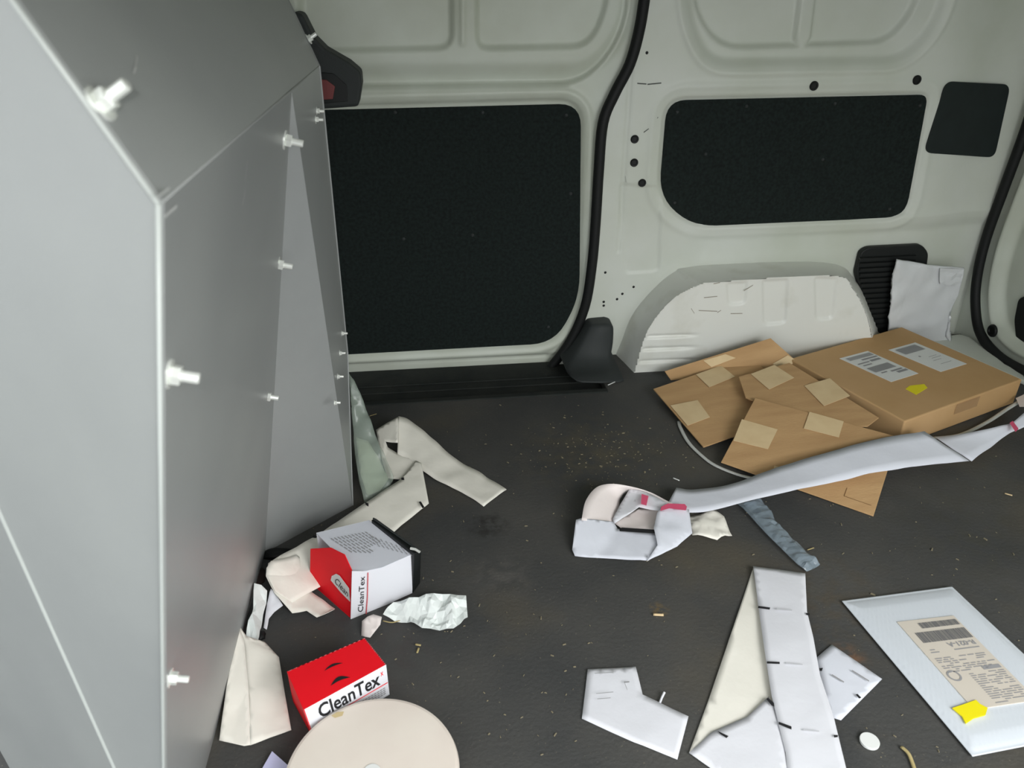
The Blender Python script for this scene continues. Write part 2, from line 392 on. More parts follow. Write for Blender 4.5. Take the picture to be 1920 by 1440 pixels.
# lining panels with screws
lp1 = plate('lining_panel', [(560,207),(1089,194),(1086,560),(1040,645),(560,671)], DW+.024, [.01,.05,.11,.06,.01], .005, M['lining'], door_1)
for p in [(741,211),(905,211),(1062,216),(1070,363),(757,448),(886,441),(1028,613)]: disc_y('screw', p[0], p[1], DW+.019, .0042, .0025, M['plastic'], lp1, dome=False, seg=10)
lp2 = plate('lining_panel', pan2, DW+.010, [.045,.025,.05,.07,.06], .004, M['lining'], wall_back)
for p in [(1270,210),(1400,199),(1566,194),(1725,198),(1323,289),(1543,299),(1265,400-20),(1668,392)]: disc_y('screw', p[0], p[1], DW+.006, .004, .0025, M['plastic'], lp2, dome=False, seg=10)
for (px, py, r) in [(1190,261,.0095),(1189,305,.0095),(1204,343,.0095),(1526,161,.0105),(1719,150,.0105)]:
    disc_y('rubber_plug', px, py, 'wall', r, .003, M['plug'], wall_back)
disc_y('rubber_plug', 1862, 620, XR+.009, .017, .006, M['plug'], door_2, n=Vector((-1,0,0)))
for (px, py) in [(1135,511),(1188,538),(1167,551),(1157,561),(1132,566),(1132,573),(1213,99)]:
    disc_y('rivet_hole', px, py, 'wall', .0034, .0008, M['plug'], wall_back, dome=False, seg=8)
# blanking panel on the rear pillar
bp_ = rounded([on_wall(*q) for q in [(1772,152),(1893,158),(1863,295),(1731,286)]], .022)
vs, fs = prism(bp_, [p-Vector((0,.005,0)) for p in bp_]); obj('blanking_panel', vs, fs, M['blank'], wall_back, bevel=.0015)
# dark apertures of the rear door
for pts in ([(1908,325),(1960,310),(1960,390),(1903,370)], [(1912,560),(1960,540),(1960,680),(1908,640),(1904,600)]):
    q = rounded([hx(a, b, XR+.036) for a, b in pts], .012); vs, fs = prism(q, [p-Vector((.004,0,0)) for p in q]); obj('dark_opening', vs, fs, M['rubber'], door_2, bevel=.001)

# vent grille with slats
vy = DW-.002
vp = [(1608,468),(1622,460),(1722,455),(1734,470),(1728,520),(1722,690),(1634,690),(1634,610),(1598,510)]
vent = plate('vent_grille', vp, vy+.012, [.01,.012,.012,.012,.01,.01,.01,.02,.012], .018, M['grille'], wall_back, bev=.003)
for k in range(15):
    py = 482+k*9.6; x0 = 1611+max(0, (py-520)*.22); pts = [hy(x0, py, vy-.006), hy(1716, py-5, vy-.006), hy(1716, py-1, vy-.006), hy(x0, py+4, vy-.006)]
    dd = Vector((0,-.006,-.002)); vs, fs = prism(pts, [p+dd for p in pts]); obj('slat', vs, fs, M['plastic_black'], vent)

# wheel arch
AY = 1.655
outer = [hy(px, py, DW+.012) for px, py in arch_px]
inner_px = [(1188,716),(1206,640),(1226,600),(1262,560),(1304,537),(1345,529),(1560,517),(1600,542),(1628,600),(1630,716)]
def arch_mesh():
    O = [hy(px, py, DW+.015) for px, py in [(1148,694),(1160,640),(1180,590),(1215,545),(1258,507),(1300,497),(1545,491),(1606,528),(1636,590),(1642,694)]]
    I = [hy(px, py, AY) for px, py in inner_px]
    O[0].z = O[-1].z = 0; I[0].z = I[-1].z = 0
    Oc = catmull(O, 8); Ic = catmull(I, 8); n = len(Oc); vs = []; fs = []; rings = []
    for t in (0, .10, .5, .9, .97, 1.0):
        yy = {0:0, .10:.12, .5:.5, .9:.93, .97:.985, 1.0:1.0}[t]
        rings.append([Vector((a.x+(b.x-a.x)*t, a.y+(b.y-a.y)*yy, a.z+(b.z-a.z)*t)) for a, b in zip(Oc, Ic)])
    for r_ in rings: vs += r_
    for i in range(len(rings)-1):
        for k in range(n-1): fs.append((i*n+k, i*n+k+1, (i+1)*n+k+1, (i+1)*n+k))
    return vs, fs, rings[-1]
vs, fs, rim = arch_mesh()
arch = obj('wheel_arch', vs, fs, M['arch'], wall_back, smooth=True)
# its front face with pressed ribs and channels
gx, gz = np.meshgrid(np.arange(rim[0].x-.01, rim[-1].x+.03, .003), np.arange(0, max(p.z for p in rim)+.01, .003))
rp = [(p.x, p.z) for p in rim]; sa = sdf(gx, gz, rp); dd = np.zeros_like(gx)
def W3(px, py): p = hy(px, py, AY); return (p.x, p.z)
for pts in ([(1362,520),(1402,520),(1398,570),(1366,572)], [(1430,520),(1478,520),(1474,606),(1432,610)], [(1528,515),(1570,515),(1562,598),(1530,600)]):
    q = [(p.x, p.y) for p in rounded([Vector((*W3(*a), 0)) for a in pts], .015)]; s = sdf(gx, gz, q); dd += .005*(1-sst(s, -.005, .004))
for pz in (632, 655, 678):
    a = W3(1218, pz); b = W3(1290, pz-3); dd += .006*np.exp(-((gz-a[1]-(gx-a[0])*(b[1]-a[1])/(b[0]-a[0]))/.004)**2)*(1-sst(gx, b[0]-.02, b[0]+.04))
dd *= sst(-sa, .0, .012)
face = gridsurf('arch_face', gx, gz, dd, sa < .0015, lambda u, v, d: np.stack([u, AY+d+.0003, v], 1), M['arch']); face.parent = wall_back
del face['kind']
# scuffs on the arch
mb = MB()
for (a, b, c, d_) in [(1395,545,1412,535),(1320,558,1345,556),(1296,578,1302,588),(1310,582,1345,584),(1345,586,1352,582),(1370,588,1392,588),(1338,532,1350,530)]:
    p, q = hy(a, b, AY-.0008), hy(c, d_, AY-.0008); nn = Vector((0,0,.0013)); mb.add([p-nn, q-nn*.4, q+nn, p+nn*.5], [(0,1,2,3)])
mb.build('scuff', mat('scuff_mark', (150,143,130), .8), wall_back)
mb = MB()
for (a, b, c, d_) in [(1207,248,1220,239),(1222,238,1226,234),(1228,226,1234,220),(1195,156,1212,158),(1214,158,1240,156),(1172,330,1174,342)]:
    p, q = hy(a, b, DW-.001), hy(c, d_, DW-.001); nn = Vector((0,0,.0016)); mb.add([p-nn, q-nn*.5, q+nn, p+nn*.6], [(0,1,2,3)])
mb.build('scuff', mat('dark_scuff', (84,88,84), .8), wall_back)

# floor with the step well in front of the sliding door
FE = 1.578; sx1 = hz(1135, 724).x
mb = MB()
bot = [Vector(p) for p in ((-.62,.06,-.045),(XR+.01,.06,-.045),(XR+.01,DW+.02,-.045),(sx1,DW+.02,-.045),(sx1,FE,-.045),(-.62,FE,-.045))]
vs, fs = prism(bot, [p+Vector((0,0,.045)) for p in bot]); floor = obj('floor', vs, fs, M['floor'], off=(0,0,0), bevel=.003); floor['kind'] = 'structure'; ORG[floor.name] = Vector((0,0,0))
b2 = [Vector(p) for p in ((-.5,FE+.001,-.06),(sx1-.001,FE+.001,-.06),(sx1-.001,DW+.02,-.06),(-.5,DW+.02,-.06))]
vs, fs = prism(b2, [p+Vector((0,0,.040)) for p in b2]); tr1 = obj('trim_1', vs, fs, M['sill'], off=(0,0,0), bevel=.004); tr1['kind'] = 'structure'; ORG[tr1.name] = Vector((0,0,0))
vs, fs = prism([Vector((-.5,FE-.016,.0002)), Vector((sx1,FE-.016,.0002)), Vector((sx1,FE+.004,.0002)), Vector((-.5,FE+.004,.0002))],
               [Vector((-.5,FE-.013,.003)), Vector((sx1,FE-.013,.003)), Vector((sx1,FE+.002,.003)), Vector((-.5,FE+.002,.003))])
obj('edge_strip', vs, fs, M['sill'], tr1, bevel=.001)
for yy in (1.62, 1.655, 1.69):
    vs, fs = tube([Vector((-.5,yy,-.019)), Vector((sx1-.02,yy,-.019))], .004, .002, seg=6); obj('tread_rib', vs, fs, M['sill'], tr1)
# black cover at the foot of the pillar
rows = [(1116,608,1138,606,1.720),(1107,612,1147,610,1.716),(1098,628,1151,618,1.710),(1086,650,1150,645,1.703),(1073,672,1147,668,1.690),(1062,692,1152,687,1.665),(1068,706,1166,702,1.632),(1082,717,1171,717,1.608)]
Lp = catmull([hy(a, b, y) for a, b, c, d_, y in rows], 3); Rp = catmull([hy(c, d_, y) for a, b, c, d_, y in rows], 3); vs = []; fs = []
for a, b in zip(Lp, Rp):
    a.z = max(a.z, .001); b.z = max(b.z, .001)
    a2 = Vector((a.x-.002, DW+.02, a.z)); b2 = Vector((b.x+.002, DW+.02, b.z)); e = (b-a)*.12
    vs += [a2, a+Vector((0,.006,0)), a+e+Vector((0,-.001,0)), a.lerp(b,.5)+Vector((0,-.004,0)), b-e+Vector((0,-.001,0)), b+Vector((0,.006,0)), b2]
for i in range(len(Lp)-1):
    for k in range(6): fs.append((i*7+k, i*7+k+1, (i+1)*7+k+1, (i+1)*7+k))
fs += [tuple(range(6, -1, -1)), tuple(range(len(vs)-7, len(vs)))]
tr2 = obj('trim_2', vs, fs, M['plastic'], off=(0,0,0), smooth=True); tr2['kind'] = 'structure'
cf_ = [hz(a, b, .012) for a, b in [(1925,716),(1925,699),(1884,682),(1852,655),(1838,630),(1800,626),(1740,634)]]
for p in cf_: p.y = min(p.y, DW-.004); p.x = min(p.x, XR-.006)
vs, fs = prism([Vector((p.x, p.y, .0005)) for p in cf_], cf_); tr3 = obj('trim_3', vs, fs, M['white'], off=(0,0,0), bevel=.003); tr3['kind'] = 'structure'
# latch cover with a red catch at the door's leading edge
LY = 1.71
lat = [hy(px, py, LY) for px, py in [(548,22),(566,26),(588,70),(610,92),(655,118),(676,136),(678,160),(672,200),(590,206),(560,120)]]
vs, fs = prism([p+Vector((0,.066,0)) for p in lat], lat); lc = obj('latch_cover', vs, fs, M['plastic'], door_1, bevel=.006)
q = [hy(px, py, LY-.004) for px, py in [(590,135),(625,138),(650,160),(652,190),(590,196)]]; vs, fs = prism([p+Vector((0,.004,0)) for p in q], q); obj('recess', vs, fs, M['plastic_black'], lc, bevel=.001)
q = [hy(px, py, LY-.008) for px, py in [(590,148),(612,150),(628,162),(624,186),(590,188)]]; vs, fs = prism([p+Vector((0,.004,0)) for p in q], q); obj('red_catch', vs, fs, M['red_dim'], lc, bevel=.001)
# roof, near side body with the open doorway and an added shading header, ground outside
def slab(name, x0, x1, y0, y1, z0, z1, m, kind='structure'):
    b = [Vector((x0,y0,z0)), Vector((x1,y0,z0)), Vector((x1,y1,z0)), Vector((x0,y1,z0))]
    vs, fs = prism(b, [p+Vector((0,0,z1-z0)) for p in b]); o = obj(name, vs, fs, m, off=(0,0,0)); o['kind'] = kind; return o
slab('ceiling', -.62, XR+.02, .02, DW+.06, 1.245, 1.27, M['white'])
slab('wall_front', 1.32, XR+.02, .02, .05, -.05, 1.25, M['white'])
slab('wall_front', -.45, 1.32, .02, .05, .98, 1.25, M['white'])  # unseen door header, added and set low to shade the upper wall
slab('ground', -4, 5, -4, 5, -.56, -.55, M['dark_ground'])  # unseen ground, added to darken the light coming from below

# ------------------------------------------------------------------ bulkhead partition
YN = .38
F0 = hy(303, 382, YN); F1 = hx(547, 172, F0.x); F2 = hx(598, 124, F0.x)
nA = Vector((-.50, -.866, 0)); nA2 = Vector((-.66, -.75, -.06)).normalized()
g_ = hp(310, 1440, F0, nA); G0 = F0+(g_-F0)*(F0.z/(F0.z-g_.z)); G1 = hz(497, 1036); G2 = hz(661, 948)
u0 = hp(30, 0, F0, nA); U0 = F0+(u0-F0)*((1.24-F0.z)/(u0.z-F0.z))
nB = nrm(F0, F1, U0); u2 = hp(540, 0, F0, nB); U2 = F2+(u2-F2)*((1.24-F2.z)/(u2.z-F2.z))
nE = nrm(F1, G2, F2); Mm = hp(651, 660, F1, nE)
bulk = thing('bulkhead_partition', (-.25, .9, 0), 'grey painted sheet metal partition, folded and bolted, filling the left side', 'partition')
def panel(name, pts, parent=bulk, th=-.0018, m='bulk'):
    c = sum(pts, Vector())/len(pts); n = nrm(pts[0], pts[1], pts[2]); pts = list(pts)
    if n.dot(CAM-c) < 0: pts.reverse()
    return obj(name, pts, [tuple(range(len(pts)))], M[m], parent, solid=th)
panel('lower_panel', [F0, G0, G1, F1])
panel('corner_gusset', [F1, G1, G2])
panel('end_panel', [F1, G2, Mm, F2])
panel('upper_panel', [F0, F1, F2, U2, U0])
K0 = hp(0, 960, F0, nA); K1 = hp(215, 1440, F0, nA); Kt = K0+(K0-K1)*.9; Kb = K1+(K1-K0)*.44
Kb.z = max(Kb.z, 0)
def onA(x, z): return Vector((x, F0.y-(x-F0.x)*nA.x/nA.y, z))
lft = onA(-.62, 1.24)
panel('side_panel', [F0, U0, lft, Kt, K0, K1, Kb, F0+(G0-F0)*((F0.z-Kb.z)/F0.z)])
nA2 = (K1-K0).cross(Vector((-.80, .60, 0))).normalized()
j0 = hp(-60, 1290, K0, nA2); j1 = hp(22, 1440, K0, nA2); j2 = j1+(j1-j0)*.9
panel('side_flange', [K0+(K0-K1)*.5, K0, K1, Kb, Kb+(j2-Kb)*.5+Vector((0,0,-.03)), j2, j1, j0, j0+(j0-j1)*1.5])
# hidden return panels to the far door post
panel('return_panel', [F2, Mm, G2, Vector((-.36,1.70,0)), Vector((-.36,1.70,F2.z))])
panel('return_panel', [U2, F2, Vector((-.36,1.70,F2.z)), Vector((-.42,1.70,1.24))])
for a, b in ((F0, G0), (F0, U0)):
    vs, fs = tube([a+(b-a)*t+Vector((-.0012,-.001,0)) for t in (0,.25,.5,.75,1)], .0014, seg=8); obj('folded_edge', vs, fs, M['bulk_edge'], bulk, smooth=True)
for a, b in ((F0, F2),):
    vs, fs = tube([a+(b-a)*t+Vector((-.0004,0,0)) for t in (0,.5,1)], .0006, seg=8); obj('folded_edge', vs, fs, M['bulk'], bulk, smooth=True)
vs, fs = tube([K0+(K1-K0)*t for t in (-.9,0,.5,1,1.43)], .0018, seg=8); obj('folded_edge', vs, fs, M['bulk_edge'], bulk, smooth=True)
# scratches
mb = MB(); nC = nrm(F0, G0, F1); nC = nC if nC.dot(CAM-F0) > 0 else -nC
for (a, b, c, d_, w_) in [(455,385,460,356,.0012),(308,408,332,385,.0015),(294,372,318,352,.001),(464,300,460,340,.0007),(484,610,490,560,.0006),(462,640,466,618,.0008),(446,690,470,600,.0005),
                         (472,530,480,515,.0008),(488,690,492,640,.0006),(470,880,482,820,.0006),(486,870,492,850,.0009),(455,960,458,900,.0005),(475,536,478,524,.001),(496,560,500,510,.0005)]:
    p, q = hp(a, b, F0+nC*.0006, nC), hp(c, d_, F0+nC*.0006, nC); s = (q-p).cross(nC).normalized()*w_
    mb.add([p-s, q-s*.5, q+s, p+s*.4], [(0,1,2,3)])
for (a, b, c, d_, w_) in [(252,138,256,112,.0008),(255,130,257,104,.0005)]:
    n_ = nB if nB.dot(CAM-F0) > 0 else -nB; p, q = hp(a, b, F0+n_*.0006, n_), hp(c, d_, F0+n_*.0006, n_); s = (q-p).cross(n_).normalized()*w_
    mb.add([p-s, q-s*.5, q+s, p+s*.4], [(0,1,2,3)])
mb.build('scratch', M['scratch'], bulk)
def bolt(p, n, s=1.0):
    n = n.normalized(); a = n.orthogonal().normalized(); b = n.cross(a); mb = MB()
    def cyl(r, h0, h1, seg, ch=0):
        vs = []; prof = [(r-ch, h0), (r, h0+ch), (r, h1-ch), (r-ch, h1)] if ch else [(r, h0), (r, h1)]
        for rr, hh in prof:
            for k in range(seg): t = 2*math.pi*k/seg; vs.append(p+n*hh*s+(a*math.cos(t)+b*math.sin(t))*rr*s)
        fs = [tuple(range(seg-1, -1, -1)), tuple(range(len(vs)-seg, len(vs)))]
        for i in range(len(prof)-1):
            for k in range(seg): fs.append((i*seg+k, i*seg+(k+1) % seg, (i+1)*seg+(k+1) % seg, (i+1)*seg+k))
        mb.add(vs, fs)
    cyl(.0085, 0, .0014, 20); cyl(.0058, .0014, .0068, 6, .0006); cyl(.0032, .006, .0165, 12, .0006)
    mb.build('bolt', M['zinc'], bulk)
nBc = nB if nB.dot(CAM-F0) > 0 else -nB
bolt(hp(186, 196, F0, nBc), nBc, 1.05)
for px, py, s in ((316,701,1.15),(318,1271,1.0),(533,262,1.25),(520,495,1.15),(498,743,1.1)): bolt(hp(px, py, F0, nC), nC, s*.9)
nEc = nE if nE.dot(CAM-F1) > 0 else -nE
for px, py in ((592,224),(594,208),(641,625),(637,662),(633,706),(627,755)): bolt(hp(px, py, F1, nEc), nEc, .56)
bolt(hp(578, 74, F0, nBc), nBc, .8)

# ------------------------------------------------------------------ cartons, cardboard, mailers at the far right
parent_top = {}
def solid_card(name, pxz, th, m, label=None, cat=None, parent=None, group=None):
    top = Z(*pxz); A = np.array([tuple(p) for p in top]); c0 = A.mean(0); n = Vector(np.linalg.svd(A-c0)[2][2]).normalized()
    if n.z < 0: n = -n
    p0 = Vector(c0); top = [hp(t[0], t[1], p0, n) for t in pxz]
    vs, fs = prism([p-n*th for p in top], top)
    o = obj(name, vs, fs, m, parent, bevel=.0008); parent_top[o.name] = (p0, n)
    if label: tag(o, label, cat, group)
    return o
def patch(parent, pxz, name='tape_patch', m='tape', lift=.0022):
    pts = [(hp(t[0], t[1], parent_top[parent.name][0]+parent_top[parent.name][1]*lift, parent_top[parent.name][1])) for t in pxz]; vs, fs = prism([p-Vector((0,0,.0006)) for p in pts], pts); return obj(name, vs, fs, M[m], parent)
# closed carton
ZB = .065
Fb, Rb, Kk = hz(1697, 790, ZB), hz(1920, 710, ZB), hz(1675, 617, ZB)
e1 = Rb-Fb; e2 = Kk-Rb; e2 = e2-e1*(e2.dot(e1)/e1.dot(e1)); e1 = e1*.985
tops = [Fb, Fb+e1, Fb+e1+e2, Fb+e2]
box = thing('cardboard_box', (tops[0]+e1*.5+e2*.5)*1.0-Vector((0,0,ZB)), 'large closed flat brown cardboard box with two white labels in the far right corner', 'box')
vs, fs = prism([Vector((p.x,p.y,.001)) for p in tops], tops); obj('body', vs, fs, M['card_box'], box, bevel=.003)
m0 = (tops[0]+tops[1])*.5; m1 = (tops[3]+tops[2])*.5; wv = e2.normalized()*.024
# faint clear tape over the near side
qn = [tops[0].lerp(tops[1], .42)+Vector((0,-.0006,-.004)), tops[0].lerp(tops[1], .62)+Vector((0,-.0006,-.004)), tops[0].lerp(tops[1], .62)+Vector((0,-.0006,-.03)), tops[0].lerp(tops[1], .42)+Vector((0,-.0006,-.03))]
off_ = Vector((e1.y, -e1.x, 0)).normalized()*.0008
obj('clear_tape', [q+off_ for q in qn], [(0,1,2,3)], mat('clear_tape', (190,155,114), .22, spec=.8, alpha=.6), box)
def label_(px4, name, parent, z, m='label', prints=(), prmat='ink_grey'):
    pts = Z(*[(a, b, z+.0006) for a, b in px4]); vs, fs = prism([p-Vector((0,0,.0005)) for p in pts], pts); o = obj(name, vs, fs, M[m], parent)
    fm = quadmap(pts); return o, fm
l1, fm1 = label_([(1574,672),(1627,658),(1722,700),(1671,716)], 'shipping_label', box, ZB)
mb = rects_on(fm1, [(.1,.06+.018*k,.95,.07+.018*k) for k in range(6)]); mb = rects_on(fm1, [(.4,.2,.95,.24),(.1,.3,.5,.33),(.55,.28,.9,.34),(.15,.38,.45,.41)], mb)
mb = rects_on(fm1, [(.10+.02*k,.48,.112+.02*k,.66) for k in range(38)], mb); mb = rects_on(fm1, [(.5,.72,.9,.76),(.6,.78,.95,.84),(.2,.7,.4,.73)], mb); mb.build('print', M['ink_grey'], l1)
l2, fm2 = label_([(1666,656),(1716,642),(1813,682),(1764,697)], 'shipping_label', box, ZB)
mb = rects_on(fm2, [(.12+.025*k,.06,.135+.025*k,.28) for k in range(30)]); mb = rects_on(fm2, [(.3,.42,.36,.46),(.5,.52,.8,.53),(.5,.58,.85,.59),(.4,.66,.7,.67),(.4,.8,.8,.81)], mb); mb.build('print', M['ink_grey'], l2)
yp = Z(*[(a, b, ZB+.0008) for a, b in [(1698,729),(1706,723),(1733,720),(1739,727),(1718,740)]]); obj('yellow_sticker', *prism([p-Vector((0,0,.0006)) for p in yp], yp), M['yellow'], box)

cg = 'loose cardboard sheets with tan tape'
cA = solid_card('cardboard_sheet', [(1246,696,.028),(1445,634,.108),(1497,680,.052),(1470,700,.04),(1258,713,.020)], .003, M['card'], 'backmost brown cardboard sheet leaning up against the white wheel arch', 'cardboard', group=cg)
patch(cA, [(1319,676,.059),(1360,664,.074),(1379,671,.070),(1334,688,.050)]); patch(cA, [(1449,682,.05),(1477,666,.069),(1495,677,.055),(1466,692,.042)])
cB = solid_card('cardboard_sheet', [(1225,729,.018),(1310,700,.034),(1405,668,.064),(1470,722,.044),(1560,775,.030),(1370,820,.016),(1319,838,.012)], .003, M['card'], 'brown cardboard sheet whose corner points left, three tan tape patches on it', 'cardboard', group=cg)
patch(cB, [(1305,702,.0365),(1352,685,.05),(1378,706,.046),(1330,726,.032)]); patch(cB, [(1257,760,.0166),(1308,750,.024),(1331,782,.022),(1289,798,.015)])
cC = solid_card('cardboard_sheet', [(1385,706,.058),(1480,680,.070),(1590,747,.064),(1648,783,.054),(1627,799,.048),(1520,800,.042),(1398,745,.050)], .003, M['card'], 'brown cardboard sheet tucked between the closed box and the front sheet', 'cardboard', group=cg)
patch(cC, [(1408,701,.0535),(1452,684,.0585),(1489,708,.0535),(1442,730,.0475)]); patch(cC, [(1508,723,.0490),(1556,709,.0510),(1594,742,.0450),(1545,761,.0410)])
cD = solid_card('cardboard_sheet', [(1416,746,.060),(1684,819,.046),(1638,967,.006),(1352,866,.012)], .003, M['card'], 'frontmost brown cardboard sheet lying under the long white paper strip', 'cardboard', group=cg)
fD = quadmap([hp(a, b, *parent_top[cD.name]) for a, b in ((1416,746),(1684,819),(1638,967),(1352,866))])
patch(cD, [(1391,786,.0335),(1458,805,.0315),(1440,842,.021),(1375,826,.0215)]); patch(cD, [(1518,772,.0445),(1582,790,.043),(1573,820,.033),(1507,803,.034)])
patch(cD, [(1452,873,.0155),(1470,878,.0155),(1462,900,.010),(1446,896,.010)])
rects_on(fD, [(.80,.90,.97,.905),(.80,.80,.804,.90)]).build('cut_line', mat('cut_line', (120,86,52), .9), cD)

# white poly mailer standing behind the box
mp = [(1682,487),(1725,494),(1765,500),(1808,503),(1803,524),(1797,552),(1782,588),(1772,630),(1766,690),(1664,660),(1668,600),(1676,520)]
def stand(px, py): p = hy(px, py, 1.722); return p
pts = [stand(*p) for p in mp]
for p in pts: p.z = max(p.z, .004)
vf, ff = sheet(pts, bump=.0030, cuts=4, freq=26, axis=Vector((0,-1,0)))
mail = thing('poly_mailer', (pts[0].x+.03, 1.73, 0), 'crumpled white plastic mailer standing upright behind the closed box', 'mailer')
obj('pouch', vf, ff, M['polymailer'], mail, smooth=True, solid=-.006)
q = [hy(px, py, 1.716) for px, py in [(1763,503),(1806,505),(1799,538),(1762,532)]]; vf, ff = sheet(q, bump=.0015, cuts=2, freq=60, axis=Vector((0,-1,0))); obj('folded_flap', vf, ff, M['polymailer'], mail, solid=-.001)

# white strap loop on the floor
sp = [(1930,742,.03),(1893,764,.02),(1850,792,.01),(1800,815,.008),(1745,822,.006)]
loop = [(1273,790,.003),(1276,802,.003),(1290,828,.003),(1312,851,.003),(1340,872,.003),(1384,890,.004),(1420,898,.003),(1450,902,.003)]
vs, fs = tube(catmull(Z(*loop), 6), .0042, .0018, seg=8); tag(obj('packing_strap', vs, fs, M['strap'], smooth=True), 'thin white strap curving out from under the cardboard sheets, left of them', 'strap')
vs, fs = tube(catmull(Z(*sp), 6), .0045, .0018, seg=8); tag(obj('packing_strap', vs, fs, M['strap'], smooth=True), 'thin white strap beside the near side of the closed box at the right', 'strap')

# long paper strip over the cardboard
T = lambda a, b, c, d_, z0, z1=None: (hz(a, b, z0), hz(c, d_, z1 if z1 is not None else z0))
long = thing('paper_strip', hz(1500, 900), 'long white paper strip stretching over the front cardboard sheet', 'paper')
vs, fs = ribbon([T(1268,914,1243,960,.026), T(1302,918,1318,960,.022), T(1370,908,1400,940,.026), T(1430,886,1480,921,.036), T(1500,863,1560,905,.044,.036), T(1580,840,1640,886,.052,.040), T(1660,820,1730,873,.056,.034), T(1733,809,1818,864,.056,.020)], n=8, nw=4, bump=.0008, seed=1)
obj('strip', vs, fs, M['paper_cool'], long, smooth=True, solid=-.0005)
vs, fs = ribbon([T(1752,820,1822,865,.022,.008), T(1800,815,1857,838,.028,.014), T(1858,803,1884,818,.034,.022), T(1896,793,1908,806,.036,.028), T(1925,770,1940,792,.05,.04)], n=7, nw=4, bump=.002, seed=2)
obj('twisted_end', vs, fs, M['paper_cool'], long, smooth=True, solid=-.0005)
obj('pink_mark', [hz(a, b, .041) for a, b in [(1893,793),(1899,789),(1910,804),(1904,810)]], [(0,1,2,3)], M['pink'], long)
pe = thing('paper_scrap', hz(1914, 750), 'pinkish paper end at the right edge beside the box corner', 'paper')
vf, ff = sheet(Z((1905,745,.03),(1925,736,.04),(1940,760,.04),(1912,762,.03)), cuts=2, seed=5); obj('scrap', vf, ff, M['paper_pink'], pe, solid=-.0005)

# paper tangle in the middle
tg = thing('paper_tangle', hz(1190, 980), 'tangle of folded white and pinkish paper bands with pink marks, mid floor', 'paper')
def part_sheet(name, pxz, m, parent, bump=.0015, seed=0, cuts=3, solid=-.0005, freq=30):
    vf, ff = sheet(Z(*pxz), bump=bump, cuts=cuts, seed=seed, freq=freq); return obj(name, vf, ff, M[m], parent, smooth=True, solid=solid)
part_sheet('inner_band', [(1150,980,.008),(1200,953,.010),(1240,955,.014),(1230,995,.010),(1165,990,.006)], 'paper_pink', tg, seed=1)
vs, fs = ribbon([T(1262,945,1244,950,.028,.022), T(1225,925,1212,934,.03,.012), T(1190,914,1180,922,.034,.010), T(1150,907,1163,935,.040,.008), T(1118,914,1160,952,.044,.008), T(1098,940,1155,972,.040,.008), T(1090,976,1146,982,.03,.008)], n=6, nw=4, bump=.001, seed=3)
obj('looped_band', vs, fs, M['paper_pink'], tg, smooth=True, solid=-.0005)
part_sheet('folded_band', [(1181,915,.024),(1216,925,.028),(1254,944,.03),(1240,958,.024),(1198,952,.020),(1152,982,.012),(1149,974,.014),(1163,945,.018)], 'paper', tg, seed=4)
part_sheet('bottom_band', [(1080,975,.030),(1090,972,.030),(1150,978,.018),(1158,992,.012),(1230,1001,.014),(1234,1035,.006),(1212,1051,.003),(1120,1046,.003),(1078,1042,.004),(1073,1030,.008)], 'paper_cool', tg, seed=5, bump=.001)
part_sheet('twisted_band', [(1240,950,.030),(1292,955,.028),(1298,1000,.012),(1270,1024,.008),(1213,1052,.006),(1233,1022,.016),(1226,990,.024),(1232,962,.028)], 'paper_cool', tg, seed=6, bump=.0015)
def mark(name, pts, z, m, parent): 
    return obj(name, [hz(a, b, z) for a, b in pts], [tuple(range(len(pts)))], M[m], parent)
mark('pink_mark', [(1203,926),(1216,930),(1212,948),(1202,945)], .0315, 'pink', tg)
mark('pink_mark', [(1240,950),(1252,944),(1284,945),(1288,950),(1286,957),(1255,953),(1238,958)], .0335, 'pink', tg)
mark('dark_slit', [(1161,992),(1166,989),(1227,993),(1229,1000),(1162,996)], .0195, 'ink', tg)
tag(obj('paper_scrap', *sheet(Z((1288,966,.006),(1310,962,.01),(1343,957,.012),(1358,968,.012),(1373,1003,.004),(1345,1011,.006),(1318,1006,.008),(1298,1004,.006)), bump=.004, cuts=3, seed=9, freq=45), M['paper_cream'], solid=-.0005, smooth=True), 'small crumpled cream paper scrap right of the paper tangle', 'paper')

# clear plastic sleeve
L_ = [(1381,944),(1404,969),(1433,1001),(1466,1034),(1495,1062),(1512,1072)]; R_ = [(1419,932),(1442,959),(1458,985),(1480,1008),(1518,1044),(1537,1060)]
secs = [T(a[0], a[1], b[0], b[1], .003) for a, b in zip(L_, R_)]
A_ = catmull([s[0] for s in secs], 6); B_ = catmull([s[1] for s in secs], 6); vs = []; fs = []; K_ = 12
for i, (a, b) in enumerate(zip(A_, B_)):
    e = min(i, len(A_)-1-i)/4; hh = .011*min(1, .25+e)
    for k in range(K_):
        t = 2*math.pi*k/K_; u = .5-.5*math.cos(t); p = a.lerp(b, u); zz = .002+hh*(.5+.5*math.sin(t))+.007*noise.noise(p*85)*(math.sin(t) > 0)
        p.z = max(.001, zz); vs.append(p)
for i in range(len(A_)-1):
    for k in range(K_): fs.append((i*K_+k, i*K_+(k+1) % K_, (i+1)*K_+(k+1) % K_, (i+1)*K_+k))
fs += [tuple(range(K_)), tuple(range(len(vs)-K_, len(vs)))]
tag(obj('plastic_sleeve', vs, fs, M['sleeve'], smooth=False), 'crinkled grey see-through plastic sleeve lying below the long paper strip', 'plastic')

